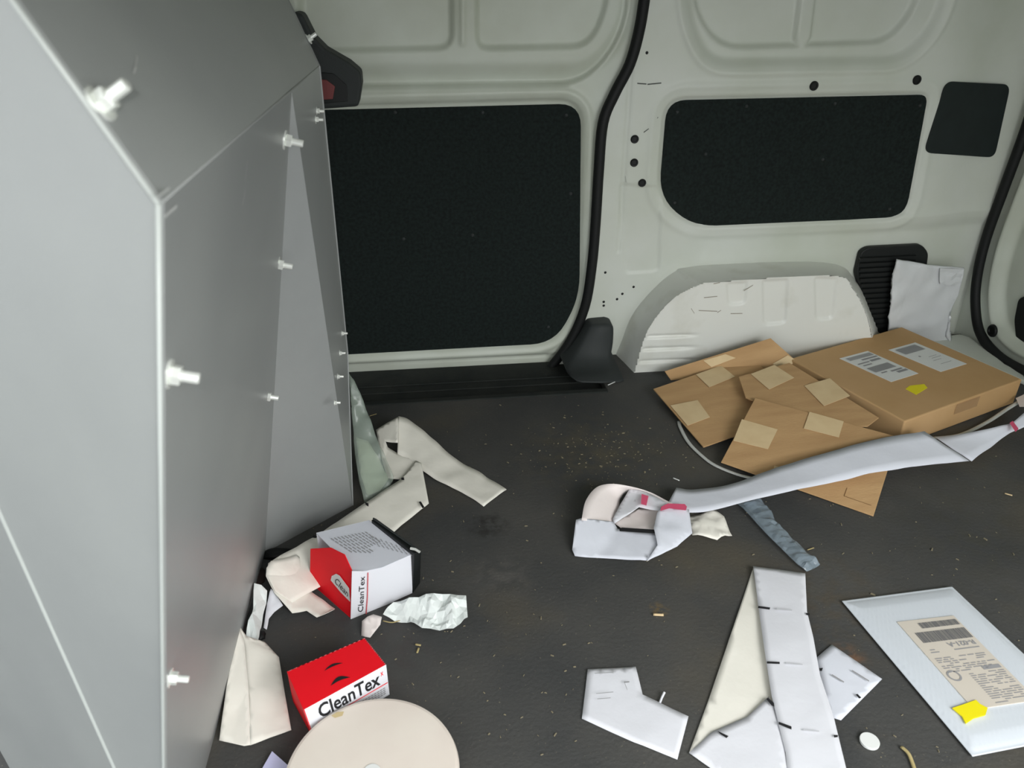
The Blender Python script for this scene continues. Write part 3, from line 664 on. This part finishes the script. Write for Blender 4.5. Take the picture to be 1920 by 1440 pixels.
# ------------------------------------------------------------------ bubble mailer at bottom right
zm = .012
env = thing('bubble_mailer', hz(1820, 1260), 'pale blue white padded mailer with printed label lying at lower right', 'mailer')
E = Z((1578,1128,.003),(1784,1101,.003),(2071,1371,.003),(1823,1420,.003))
ef = quadmap(E, 0); nu, nv = 90, 130; vs = []; fs = []
for j in range(nv+1):
    for i in range(nu+1):
        u, v = i/nu, j/nv; p = ef(u, v, 0); ed = min(u, 1-u, v, 1-v)
        hgt = .0010+.0042*min(1, max(0, (ed-.02))/.07)**.6
        if ed > .03: hgt += .0006*math.sin((i+j*.6)*math.pi/1.6)*(.5+.5*math.sin(j*math.pi/3.1))
        vs.append(p+Vector((0,0,hgt)))
for j in range(nv):
    for i in range(nu): k = j*(nu+1)+i; fs.append((k, k+1, k+nu+2, k+nu+1))
obj('padded_pouch', vs, fs, M['mailer'], env, smooth=True, solid=-.001)
zl = .0108
LQ = Z((1682,1166,zl),(1788,1154,zl),(1945,1312,zl),(1826,1330,zl)); lab = obj('shipping_label', *prism([p-Vector((0,0,.0015)) for p in LQ], LQ), M['label_warm'], env)
fl = quadmap(LQ); rnd = random.Random(3)
def bars(u0, u1, v0, v1, fm):
    r = []; u = u0
    while u < u1: w_ = rnd.choice((.006,.010,.016)); r.append((u, v0, min(u+w_, u1), v1)); u += w_+rnd.choice((.004,.006,.009))
    return r
rects_on(fl, bars(.30,.97,.045,.115,fl)+bars(.12,.97,.155,.28,fl)).build('barcode', mat('bar_grey', (112,112,114), .7), lab)
lines = []
for v in list(np.arange(.46, .62, .022)): 
    u = .08
    while u < .85:
        w_ = rnd.uniform(.04, .16); 
        if rnd.random() < .75: lines.append((u, v, min(u+w_, .95), v+.010))
        u += w_+.03
for v in list(np.arange(.66, .97, .022)):
    u = .38
    while u < .9:
        w_ = rnd.uniform(.05, .2)
        if rnd.random() < .8: lines.append((u, v, min(u+w_, .95), v+.009))
        u += w_+.03
lines += [(.50,.385,.92,.397),(.12,.36,.2,.37),(.10,.39,.24,.40),(.66,.60,.95,.64)]
rects_on(fl, lines).build('print', M['ink_grey'], lab)
text_on('lettering', 'R-021-A', lambda u, v: fl(1-u, v), (1-.92, .305, 1-.46, .36), M['ink_grey'], lab, bold=.03)
ring = []; 
rc = (.14, .66)
vs = []; fs = []
for k in range(20):
    t = 2*math.pi*k/20; vs += [fl(rc[0]+.10*math.cos(t), rc[1]+.06*math.sin(t)), fl(rc[0]+.075*math.cos(t), rc[1]+.043*math.sin(t))]
fs = [(2*k, 2*((k+1) % 20), 2*((k+1) % 20)+1, 2*k+1) for k in range(20)]
obj('round_stamp', vs, fs, M['ink_grey'], lab)
yp = Z(*[(a, b, .0128) for a, b in [(1786,1327),(1805,1321),(1830,1312),(1838,1320),(1852,1327),(1848,1340),(1826,1346),(1811,1356),(1804,1342)]])
obj('yellow_sticker', *prism([p-Vector((0,0,.002)) for p in yp], yp), M['yellow'], env)

# ------------------------------------------------------------------ till-roll papers, lower middle
rc_ = thing('receipt_paper', hz(1450, 1250), 'long folded white paper sheet with small black printed tabs, lower middle', 'paper')
part_sheet('back_fold', [(1413,1062,.003),(1428,1120,.003),(1450,1300,.003),(1478,1440,.003),(1460,1480,.003),(1400,1480,.003),(1334,1440,.003),(1292,1411,.003),(1330,1308,.003),(1370,1190,.004)], 'paper_cream', rc_, bump=.001, seed=11, freq=14)
part_sheet('front_fold', [(1412,1061,.010),(1460,1067,.010),(1510,1075,.009),(1513,1147,.010),(1525,1195,.011),(1538,1266,.012),(1564,1347,.011),(1586,1440,.010),(1596,1490,.010),(1482,1490,.010),(1473,1411,.010),(1447,1306,.011),(1432,1210,.011),(1420,1121,.009)], 'paper', rc_, bump=.001, seed=12, freq=14)
part_sheet('lower_fold', [(1292,1411,.0045),(1335,1372,.006),(1400,1345,.007),(1441,1306,.0085),(1462,1345,.0085),(1476,1440,.008),(1478,1480,.008),(1400,1480,.007),(1334,1440,.005)], 'paper', rc_, bump=.0008, seed=13, freq=14)
mk = [([(1422,1136),(1444,1139),(1443,1143),(1421,1140)], .0128), ([(1511,1149),(1518,1150),(1518,1154),(1512,1153)], .0128), ([(1438,1240),(1462,1241),(1462,1245),(1438,1244)], .0142),
      ([(1440,1308),(1451,1318),(1452,1325),(1447,1323),(1437,1311)], .0128), ([(1460,1353),(1484,1362),(1484,1368),(1460,1358)], .0142), ([(1345,1370),(1366,1380),(1362,1384),(1350,1376)], .0095),
      ([(1563,1378),(1571,1378),(1571,1382),(1564,1383)], .0135)]
for q, z in mk: mark('printed_tab', q, z, 'ink', rc_)
for (a, b, c) in [(1456,1485,1140),(1474,1505,1242),(1506,1536,1367)]: obj('print', [hz(a, c, .0135), hz(b, c+3, .0135), hz(b, c+5, .0135), hz(a, c+3, .0135)], [(0,1,2,3)], M['ink_faint'], rc_)

r2 = thing('receipt_paper', hz(1590, 1280), 'small white paper square turned corner-up, right of the long folded sheet', 'paper')
part_sheet('sheet', [(1560,1208,.003),(1654,1273,.003),(1577,1350,.003),(1560,1345,.003),(1545,1300,.003),(1530,1234,.003)], 'paper_cool', r2, bump=.0006, seed=14, freq=14)
for q in ([(1604,1302),(1608,1301),(1615,1308),(1611,1310)], [(1536,1253),(1543,1252),(1541,1258),(1537,1258)]): mark('printed_tab', q, .0062, 'ink', r2)
for q in ([(1560,1264),(1583,1278),(1582,1280),(1559,1266)], [(1598,1256),(1630,1276),(1629,1278),(1597,1258)]): mark('print', q, .0062, 'ink_grey', r2)
r3 = thing('receipt_paper', hz(1180, 1330), 'bent white paper sheet lying left of the long folded sheet', 'paper')
part_sheet('sheet', [(1102,1255,.003),(1192,1250,.004),(1205,1302,.004),(1291,1343,.004),(1270,1424,.003),(1189,1392,.003),(1091,1347,.003)], 'paper', r3, bump=.0010, seed=15, freq=14)
mb = MB()
for (a, b, c, d_, h_) in [(1170,1278,1180,1277,2.5),(1171,1279,1176,1292,2.5),(1115,1262,1150,1260,1),(1118,1300,1150,1297,1),(1120,1310,1145,1308,1)]:
    q = [hz(a, b, .0075), hz(c, d_, .0075), hz(c, d_+h_, .0075), hz(a, b+h_, .0075)]; obj('print', q, [(0,1,2,3)], M['ink_grey'], r3)
vs, fs = tube(Z((1246,1298,.006),(1241,1308,.004),(1237,1318,.003)), .0016, seg=8); tag(obj('white_stick', vs, fs, M['paper']), 'tiny white stick poking up beside the bent paper sheet', 'stick')
def puck(name, px, py, z, r, h, m, label, cat, seg=40, parent=None):
    c = hz(px, py, z+h); c.z = z; prof = [(r*.97, 0), (r, h*.15), (r, h*.85), (r*.985, h*.97), (r*.95, h)]; vs = []; fs = []
    for rr, hh in prof:
        for k in range(seg): t = 2*math.pi*k/seg; vs.append(c+Vector((rr*math.cos(t), rr*math.sin(t), hh)))
    for i in range(len(prof)-1):
        for k in range(seg): fs.append((i*seg+k, i*seg+(k+1) % seg, (i+1)*seg+(k+1) % seg, (i+1)*seg+k))
    fs += [tuple(range(seg-1, -1, -1)), tuple(range(len(vs)-seg, len(vs)))]
    o = obj(name, vs, fs, M[m], parent)
    if label: tag(o, label, cat)
    return o, c
puck('white_token', 1631, 1388, .001, .0125, .004, 'label', 'small round white plastic token near the bottom edge of the floor', 'disc', 28)

# ------------------------------------------------------------------ foreground left: round board, cartons, papers
reel = thing('round_board', hz(697, 1440), 'large round cream disc at the bottom, left of centre', 'disc')
_, c = puck('disc_body', 697, 1445, .001, .1075, .036, 'cream_disc', None, None, 96, reel)
c2 = Vector((c.x, c.y, .0375)); puck('centre_boss', 697, 1447, .0365, .011, .0015, 'label', None, None, 24, reel)
st_ = [hz(a, b, .0376) for a, b in [(621,1342),(632,1335),(645,1334),(642,1342),(628,1346)]]; obj('stain', st_, [tuple(range(5))], M['stain'], reel)
tag(obj('paper_corner', *sheet(Z((510,1408,.01),(548,1442,.006),(560,1490,.004),(480,1490,.004),(492,1440,.006)), bump=.0006, cuts=2), M['paper_lilac'], solid=-.0005), 'lilac paper corner at the bottom edge left of the round disc', 'paper')

# upright red and white carton
H = .062
T0, T1, T2, T3 = hz(538,1259,H), hz(684,1196,H), hz(724,1246,H), hz(569,1331,H)
car = thing('wipes_carton', Vector(((T0.x+T2.x)/2, (T0.y+T2.y)/2, 0)), 'intact red-topped white carton lying above the round disc', 'carton')
tp = [T3, T2, T1, T0]; bt = [Vector((p.x, p.y, .001)) for p in tp]
bt[0] += Vector((.006,.0,0)); 
def face(name, pts, m, parent, th=-.0012):
    c_ = sum(pts, Vector())/len(pts); n = nrm(*pts[:3]); pts = list(pts)
    ctr = ORG[car.name] if parent is car else ORG[parent.name]
    if n.dot(c_-Vector((ctr.x, ctr.y, .03))) < 0: pts.reverse()
    return obj(name, pts, [tuple(range(len(pts)))], M[m], parent, solid=th)
rt = face('top_panel', tp, 'red', car)
fp = face('front_panel', [bt[0], bt[1], tp[1], tp[0]], 'paper', car)
face('end_panel', [bt[1], bt[2], tp[2], tp[1]], 'paper', car); face('back_panel', [bt[2], bt[3], tp[3], tp[2]], 'paper', car); face('end_panel', [bt[3], bt[0], tp[0], tp[3]], 'red', car); face('base_panel', bt, 'paper', car)
fq = quadmap([bt[0], bt[1], tp[1], tp[0]], .0008)
text_on('lettering', 'CleanTex', fq, (.14, .50, .90, .92), M['ink'], fp, bold=.02)
text_on('lettering', 'x', fq, (.915, .74, .95, .86), M['red'], fp)
rects_on(fq, [(.10,.42,.99,.445)]).build('red_line', M['red'], fp)
rects_on(fq, [(.60+.04*i,.30-.06*j,.63+.04*i,.33-.06*j) for i in range(9) for j in range(4)]).build('print', M['ink_grey'], fp)
ft = quadmap([T3, T2, T1, T0], .0008)
def crescent(name, px0, py0, px1, py1, b, parent, z=H+.0009, m='ink'):
    n = 8; a = Vector((px0, py0, 0)); c_ = Vector((px1, py1, 0)); nn = Vector((-(c_-a).y, (c_-a).x, 0)).normalized(); up = []; dn = []
    for k in range(n+1):
        t = k/n; p = a.lerp(c_, t); s = math.sin(math.pi*t); q = p-nn*b*s; r_ = p-nn*(b*.25)*s
        up.append(hz(q.x, q.y, z)); dn.append(hz(r_.x, r_.y, z))
    return obj(name, up+dn[::-1], [tuple(range(2*n+2))], M[m], parent)
for a in ((608,1258,643,1243,6), (620,1286,657,1270,10)): crescent('thumb_slot', *a, parent=rt)

# torn carton lying open
torn = thing('torn_carton', hz(680, 1110), 'torn open white carton with red flap, lying on paper bands', 'carton')
TP = {k: v for k, v in dict(a=(593,999), b=(692,975), c=(775,1038), d=(716,1064), e=(683,1071), f=(660,1071), g=(646,1040), h=(620,1027),
    i=(773,1112), j=(740,1127), k=(714,1150), l=(657,1182), r1=(582,1029), r2=(581,1103), r3=(619,1143)).items()}
P = {'a': hz(593,999,.088), 'b': hz(692,975,.086), 'c': hz(775,1038,.084), 'i': hz(773,1112,.003)}
nT = nrm(P['a'], P['b'], P['c']); nT = nT if nT.z > 0 else -nT
for k in 'defgh': P[k] = hp(*TP[k], P['a'], nT)
nF = nrm(P['c'], P['i'], P['e']); nF = nF if nF.dot(CAM-P['e']) > 0 else -nF
for k in 'jkl': P[k] = hp(*TP[k], P['c'], nF)
for k in 'def': P['F'+k] = hp(*TP[k], P['c'], nF)
r1 = hz(582,1029,P['f'].z*.75); nR = nrm(P['f'], P['l'], r1); nR = nR if nR.dot(CAM-r1) > 0 else -nR
for k in ('r1','r2','r3'): P[k] = hp(*TP[k], P['f'], nR)
P['rh'] = hp(*TP['h'], P['f'], nR); P['rg'] = hp(*TP['g'], P['f'], nR)
print('TORN', {k: tuple(round(c, 3) for c in v) for k, v in P.items()})
def obj_face(name, keys, m, th=-.001, cuts=0):
    pts = [P[k] for k in keys]; bm = bmesh.new(); f = bm.faces.new([bm.verts.new(p) for p in pts]); bm.normal_update()
    if f.normal.dot(CAM-pts[0]) < 0: f.normal_flip()
    bmesh.ops.triangulate(bm, faces=bm.faces[:]); bm.verts.index_update()
    o = obj(name, [v.co.copy() for v in bm.verts], [tuple(v.index for v in q.verts) for q in bm.faces], M[m], torn, solid=th); bm.free(); return o
prt = obj_face('printed_side', 'abcdefgh', 'paper_cool'); frt = obj_face('front_side', ['Ff','Fe','Fd','c','i','j','k','l'], 'paper')
rfl = obj_face('red_flap', ['r1','rh','rg','f','l','r3','r2'], 'red')
# hidden sides so the carton is a closed volume seen from elsewhere
bb = {k: Vector((P[k].x, P[k].y, .003)) for k in 'abc'}
obj('back_side', [bb['a'], bb['b'], P['b'], P['a']], [(0,1,2,3)], M['paper'], torn, solid=.001)
# print on the upper side
n_ = nrm(P['b'], P['c'], P['a']); n_ = n_ if n_.z > 0 else -n_
mb = MB()
for k in range(11):
    a = Vector((610+k*6.5, 1010-k*1.2)); ln = 62-abs(k-4)*3
    if k > 5: ln *= .8
    d_ = Vector((.83, .55)); p0 = a+Vector((10, 0)); p1 = p0+d_*ln
    s = Vector((.0008, .0016, 0))
    q0 = hp(p0.x, p0.y, P['b']+nT*.0016, nT); q1 = hp(p1.x, p1.y, P['b']+nT*.0016, nT)
    for seg_ in range(5):
        a0 = q0.lerp(q1, seg_/5); a1 = q0.lerp(q1, (seg_+.75)/5); mb.add([a0, a1, a1+s, a0+s], [(0,1,2,3)])
for k in range(8):
    p0 = Vector((694+k*9.5, 1004+k*3.5)); p1 = p0+Vector((19-k, 23-k*1.2)); q0 = hp(p0.x, p0.y, P['b']+nT*.0016, nT); q1 = hp(p1.x, p1.y, P['b']+nT*.0016, nT); s = Vector((.0010, .0003, 0))
    for seg_ in range(3): a0 = q0.lerp(q1, seg_/3); a1 = q0.lerp(q1, (seg_+.8)/3); mb.add([a0, a1, a1+s, a0+s], [(0,1,2,3)])
mb.build('print', M['ink_grey'], prt)
# front side: narrow printed column
cq = [hp(a, b, P['c']+nF*.0016, nF) for a, b in [(684,1150),(688,1076),(671,1080),(668,1152)]]; cf = quadmap(cq, .0)
text_on('lettering', 'CleanTex', cf, (.05, .2, .95, .8), M['ink'], frt)
vs, fs = tube([hp(690,1074,P['c']+nF*.0016,nF), hp(689,1120,P['c']+nF*.0016,nF), hp(686,1160,P['c']+nF*.0016,nF)], .0008, seg=4); obj('red_line', vs, fs, M['redline'], frt)
# white tab on the red flap with lettering
tabp = [(620,1088),(622,1080),(630,1076),(636,1079),(654,1103),(656,1128),(638,1110)]
tq = [hp(a, b, P['r2']+nR*.0018, nR) for a, b in tabp]; tab = obj('tab', tq, [tuple(range(7))], M['label'], torn, solid=.0004)
tf = quadmap([hp(a, b, P['r2']+nR*.0026, nR) for a, b in [(625,1092),(652,1122),(656,1110),(632,1081)]], 0)
text_on('lettering', 'Clean', tf, (.02, .1, .95, .85), M['ink'], tab)
# black tray at the open end of the torn carton
q = [hz(696,975,.092), hz(704,971,.092), hz(790,1033,.090), hz(777,1038,.092)]
cb = [Vector((p.x, p.y, .002)) for p in q]
cb = [hz(704,1050,.002), hz(712,1046,.002), hz(788,1093,.002), hz(774,1113,.002)]
tray = thing('black_tray', Vector((sum(p.x for p in cb)/4, sum(p.y for p in cb)/4, 0)), 'thin black plastic tray at the open end of the torn carton', 'tray')
vs, fs = prism(cb[::-1], q[::-1]); obj('body', vs, fs, M['plastic_black'], tray, bevel=.0012)
vs, fs = tube([hz(700,972,.095), hz(784,1031,.093)], .0016, seg=8); obj('rim', vs, fs, M['plastic'], tray)
vs, fs = tube([hz(770,1028,.096), hz(779,1030,.097), hz(787,1035,.096)], .0022, seg=8); obj('clip', vs, fs, M['zinc'], tray)

# paper bands on the left
pg = thing('paper_towel', hz(800, 880), 'cream paper band looping up and ending torn on the right, near the partition', 'paper')
vs, fs = ribbon([T(950,919,907,949,.002), T(905,889,866,924,.004,.003), T(848,855,822,902,.012,.006), T(802,814,788,880,.030,.010), T(768,787,766,862,.046,.014), T(747,780,745,852,.055,.018)], n=8, nw=6, bump=.0016, seed=21, freq=30)
obj('band', vs, fs, M['paper_cream'], pg, smooth=True, solid=-.0005)
part_sheet('folded_band', [(705,806,.035),(747,780,.054),(746,830,.034),(723,827,.032),(727,838,.024),(747,850,.018),(778,862,.014),(790,870,.010),(758,900,.008),(726,896,.008),(716,862,.018)], 'paper_cream', pg, seed=22, bump=.0012)
pb = thing('paper_towel', hz(640, 1020), 'cream paper band with black tabs running under the torn carton', 'paper')
part_sheet('band', [(754,896,.016),(780,864,.018),(790,868,.018),(804,943,.006),(745,992,.004),(690,1040,.004),(600,1100,.01),(548,1130,.012),(516,1110,.03),(500,1078,.045),(503,1056,.050),(526,1042,.045),(600,1000,.030),(640,972,.022),(688,941,.018)], 'paper_cream', pb, seed=23, bump=.001)
part_sheet('curled_end', [(500,1066,.050),(508,1052,.054),(556,1040,.040),(570,1050,.022),(580,1106,.008),(628,1140,.004),(625,1143,.008),(594,1158,.004),(575,1145,.006),(548,1149,.008),(515,1112,.028),(499,1082,.042)], 'paper_cream', pb, seed=24, bump=.002)
for q, z in [([(684,941),(691,944),(691,950),(686,947)], .026), ([(588,1003),(596,1006),(592,1009),(585,1008)], .044), ([(785,941),(789,940),(796,951),(792,953)], .012), ([(752,896),(757,895),(758,900),(753,900)], .021)]: mark('printed_tab', q, z, 'ink', pb)
cr = tag(obj('crumpled_tissue', *sheet(Z((719,1159,.006),(727,1141,.010),(749,1123,.016),(785,1119,.02),(813,1112,.024),(845,1113,.024),(874,1121,.014),(877,1162,.006),(850,1172,.014),(824,1181,.004),(791,1177,.008),(763,1164,.008)), bump=.007, cuts=4, seed=31, freq=48), M['tissue'], smooth=False, solid=-.0006), 'crumpled white tissue on the floor right of the torn carton', 'tissue')
tag(obj('paper_scrap', *sheet(Z((679,1166,.012),(700,1152,.016),(716,1156,.014),(713,1172,.010),(694,1196,.004),(677,1190,.004)), bump=.003, cuts=3, seed=32, freq=60), M['paper_pink'], smooth=True, solid=-.0005), 'small torn paper tail between the torn carton and the intact carton', 'paper')
lp = thing('paper_sheet', hz(480, 1300), 'tall creased cream paper sheet standing against the foot of the partition', 'paper')
part_sheet('left_fold', [(447,1170,.05),(458,1200,.038),(466,1290,.022),(470,1396,.004),(458,1399,.003),(430,1393,.004),(411,1388,.006),(424,1290,.028)], 'paper_cream', lp, seed=41, bump=.001)
part_sheet('right_fold', [(447,1170,.05),(462,1192,.036),(497,1204,.02),(523,1232,.014),(534,1300,.010),(546,1368,.003),(520,1378,.003),(494,1388,.003),(469,1397,.004),(466,1290,.020),(458,1200,.036)], 'paper_cream', lp, seed=42, bump=.001)
tag(obj('paper_scrap', *sheet(Z((477,1095,.05),(490,1097,.045),(501,1108,.036),(499,1130,.028),(491,1165,.012),(484,1202,.006),(470,1198,.010),(460,1190,.020),(466,1165,.028),(473,1150,.036)), bump=.004, cuts=4, seed=43, freq=60), M['tissue'], smooth=False, solid=-.0005), 'crinkled white paper scrap wedged along the partition above the creased sheet', 'paper')
tag(obj('paper_scrap', *sheet(Z((508,1104,.03),(520,1118,.02),(531,1137,.010),(514,1147,.008),(504,1160,.006),(500,1180,.003),(494,1176,.004),(499,1140,.014)), bump=.002, cuts=3, seed=44, freq=60), M['paper'], smooth=True, solid=-.0005), 'narrow white paper scrap below the curled end of the paper band', 'paper')
# clear bag leaning on the partition
bagp = [(652,694,.20),(664,712,.185),(690,775,.12),(712,838,.07),(735,899,.03),(732,912,.01),(708,930,.006),(684,942,.005),(674,905,.03),(665,850,.07),(662,800,.105),(658,740,.16)]
bg_ = thing('plastic_bag', hz(700, 920), 'clear greenish plastic bag slumped against the end of the partition', 'plastic bag')
vf, ff = sheet(Z(*bagp), bump=.005, cuts=4, seed=51, freq=40); obj('film', vf, ff, M['bag'], bg_, smooth=True, solid=-.004)
vf, ff = sheet(Z((668,822,.075),(690,826,.07),(715,870,.03),(728,898,.016),(712,920,.004),(690,930,.004),(676,890,.03)), bump=.004, cuts=3, seed=52, freq=70); obj('contents', vf, ff, mat('pale_green_foam', (176,186,160), .7), bg_, smooth=True, solid=-.002)
# brown dirt and a black cable end by the partition foot
def lump(name, px, py, rx, ry, h, m, label, cat, seed):
    c = hz(px, py); vs = []; fs = []; n = 14
    for j, (rr, hh) in enumerate(((1, 0), (.85, .5), (.5, .9))):
        for k in range(n):
            t = 2*math.pi*k/n; q = 1+.35*noise.noise(Vector((math.cos(t)*1.7+seed, math.sin(t)*1.7, j*.4)))
            vs.append(c+Vector((rx*rr*q*math.cos(t), ry*rr*q*math.sin(t), .0006+h*hh)))
    for j in range(2):
        for k in range(n): fs.append((j*n+k, j*n+(k+1) % n, (j+1)*n+(k+1) % n, (j+1)*n+k))
    fs += [tuple(range(n-1, -1, -1)), tuple(range(2*n, 3*n))]
    return tag(obj(name, vs, fs, M[m], smooth=True), label, cat)
lump('dirt_clump', 488, 1194, .008, .010, .006, 'rubber', 'small black clump between the creased sheet and the paper scraps', 'debris', 1)
lump('dark_cloth', 520, 1040, .030, .014, .010, 'plug', 'black rag bit at the foot of the partition gusset', 'rag', 5)
lump('dirt_clump', 487, 1084, .010, .022, .006, 'dirt', 'brown dirt clump at the partition foot left of the paper band', 'debris', 8)

# ------------------------------------------------------------------ litter on the floor
def straw(pts, r, label, m='straw'):
    vs, fs = tube(catmull(Z(*pts), 4), r, r*.6, seg=6); return tag(obj('straw_bit', vs, fs, M[m], smooth=True), label, 'straw')
straw([(1690,1400,.003),(1703,1412,.004),(1710,1428,.003),(1716,1446,.003)], .0026, 'curled dry straw at the bottom edge left of the padded mailer')
straw([(718,1164,.003),(735,1167,.003),(752,1163,.003)], .0012, 'thin dry stalk beside the crumpled tissue')
straw([(779,1208,.003),(789,1210,.003)], .0018, 'short straw flake, upper of a pair right of the intact carton')
straw([(782,1224,.003),(785,1215,.003)], .0016, 'short straw flake, lower of a pair right of the intact carton')
straw([(1225,1152,.003),(1244,1153,.003)], .0026, 'pale wood chip on bare floor between tangle and bent sheet', 'tape')
straw([(1140,722,.012),(1153,716,.012)], .0016, 'pale sliver at the foot of the black pillar cover', 'label')
straw([(1262,896,.003),(1274,901,.003)], .0016, 'white crumb above the paper tangle', 'label')
straw([(1514,1031,.003),(1526,1027,.003)], .0012, 'tiny pale sliver right of the plastic sleeve', 'straw')
straw([(693,780,.003),(706,776,.003)], .0012, 'dry stalk near the door step beside the plastic bag', 'straw')
straw([(1884,925,.003),(1898,929,.003)], .0018, 'tan flake on the floor at the right below the paper strip', 'tape')
rnd = random.Random(11); mb = MB()
for _ in range(520):
    if rnd.random() < .35: px, py = rnd.gauss(1120, 90), rnd.gauss(845, 35)
    else: px, py = rnd.uniform(560, 1910), rnd.uniform(780, 1436)
    p = hz(px, py, .0005)
    q_ = p-Fb
    if not (-.3 < p.x < XR-.03 and .1 < p.y < FE-.02): continue
    if -.02 < q_.dot(e1.normalized()) < e1.length+.02 and -.02 < q_.dot(e2.normalized()) < e2.length+.02: continue
    if 1290 < px < 1600 and py > 1050 or 1080 < px < 1300 and py > 1240: continue
    r = rnd.uniform(.0005, .0016) * (1.5 if rnd.random() < .08 else 1); a = rnd.uniform(0, 6.28); l_ = r*rnd.uniform(1, 2.2)
    d_ = Vector((math.cos(a), math.sin(a), 0)); s = Vector((-d_.y, d_.x, 0))
    vs, fs = prism([p-d_*l_-s*r*.5, p+d_*l_-s*r*.4, p+d_*l_*.8+s*r*.6, p-d_*l_+s*r*.5], [p-d_*l_*.8-s*r*.3+Vector((0,0,r)), p+d_*l_*.8-s*r*.3+Vector((0,0,r)), p+d_*l_*.6+s*r*.4+Vector((0,0,r)), p-d_*l_*.7+s*r*.4+Vector((0,0,r))])
    mb.add(vs, fs)
tag(mb.build('crumbs', mat('crumb', (128,120,98), .9), off=(0,0,0)), 'fine pale crumbs scattered over the black floor', 'crumbs', kind='stuff')
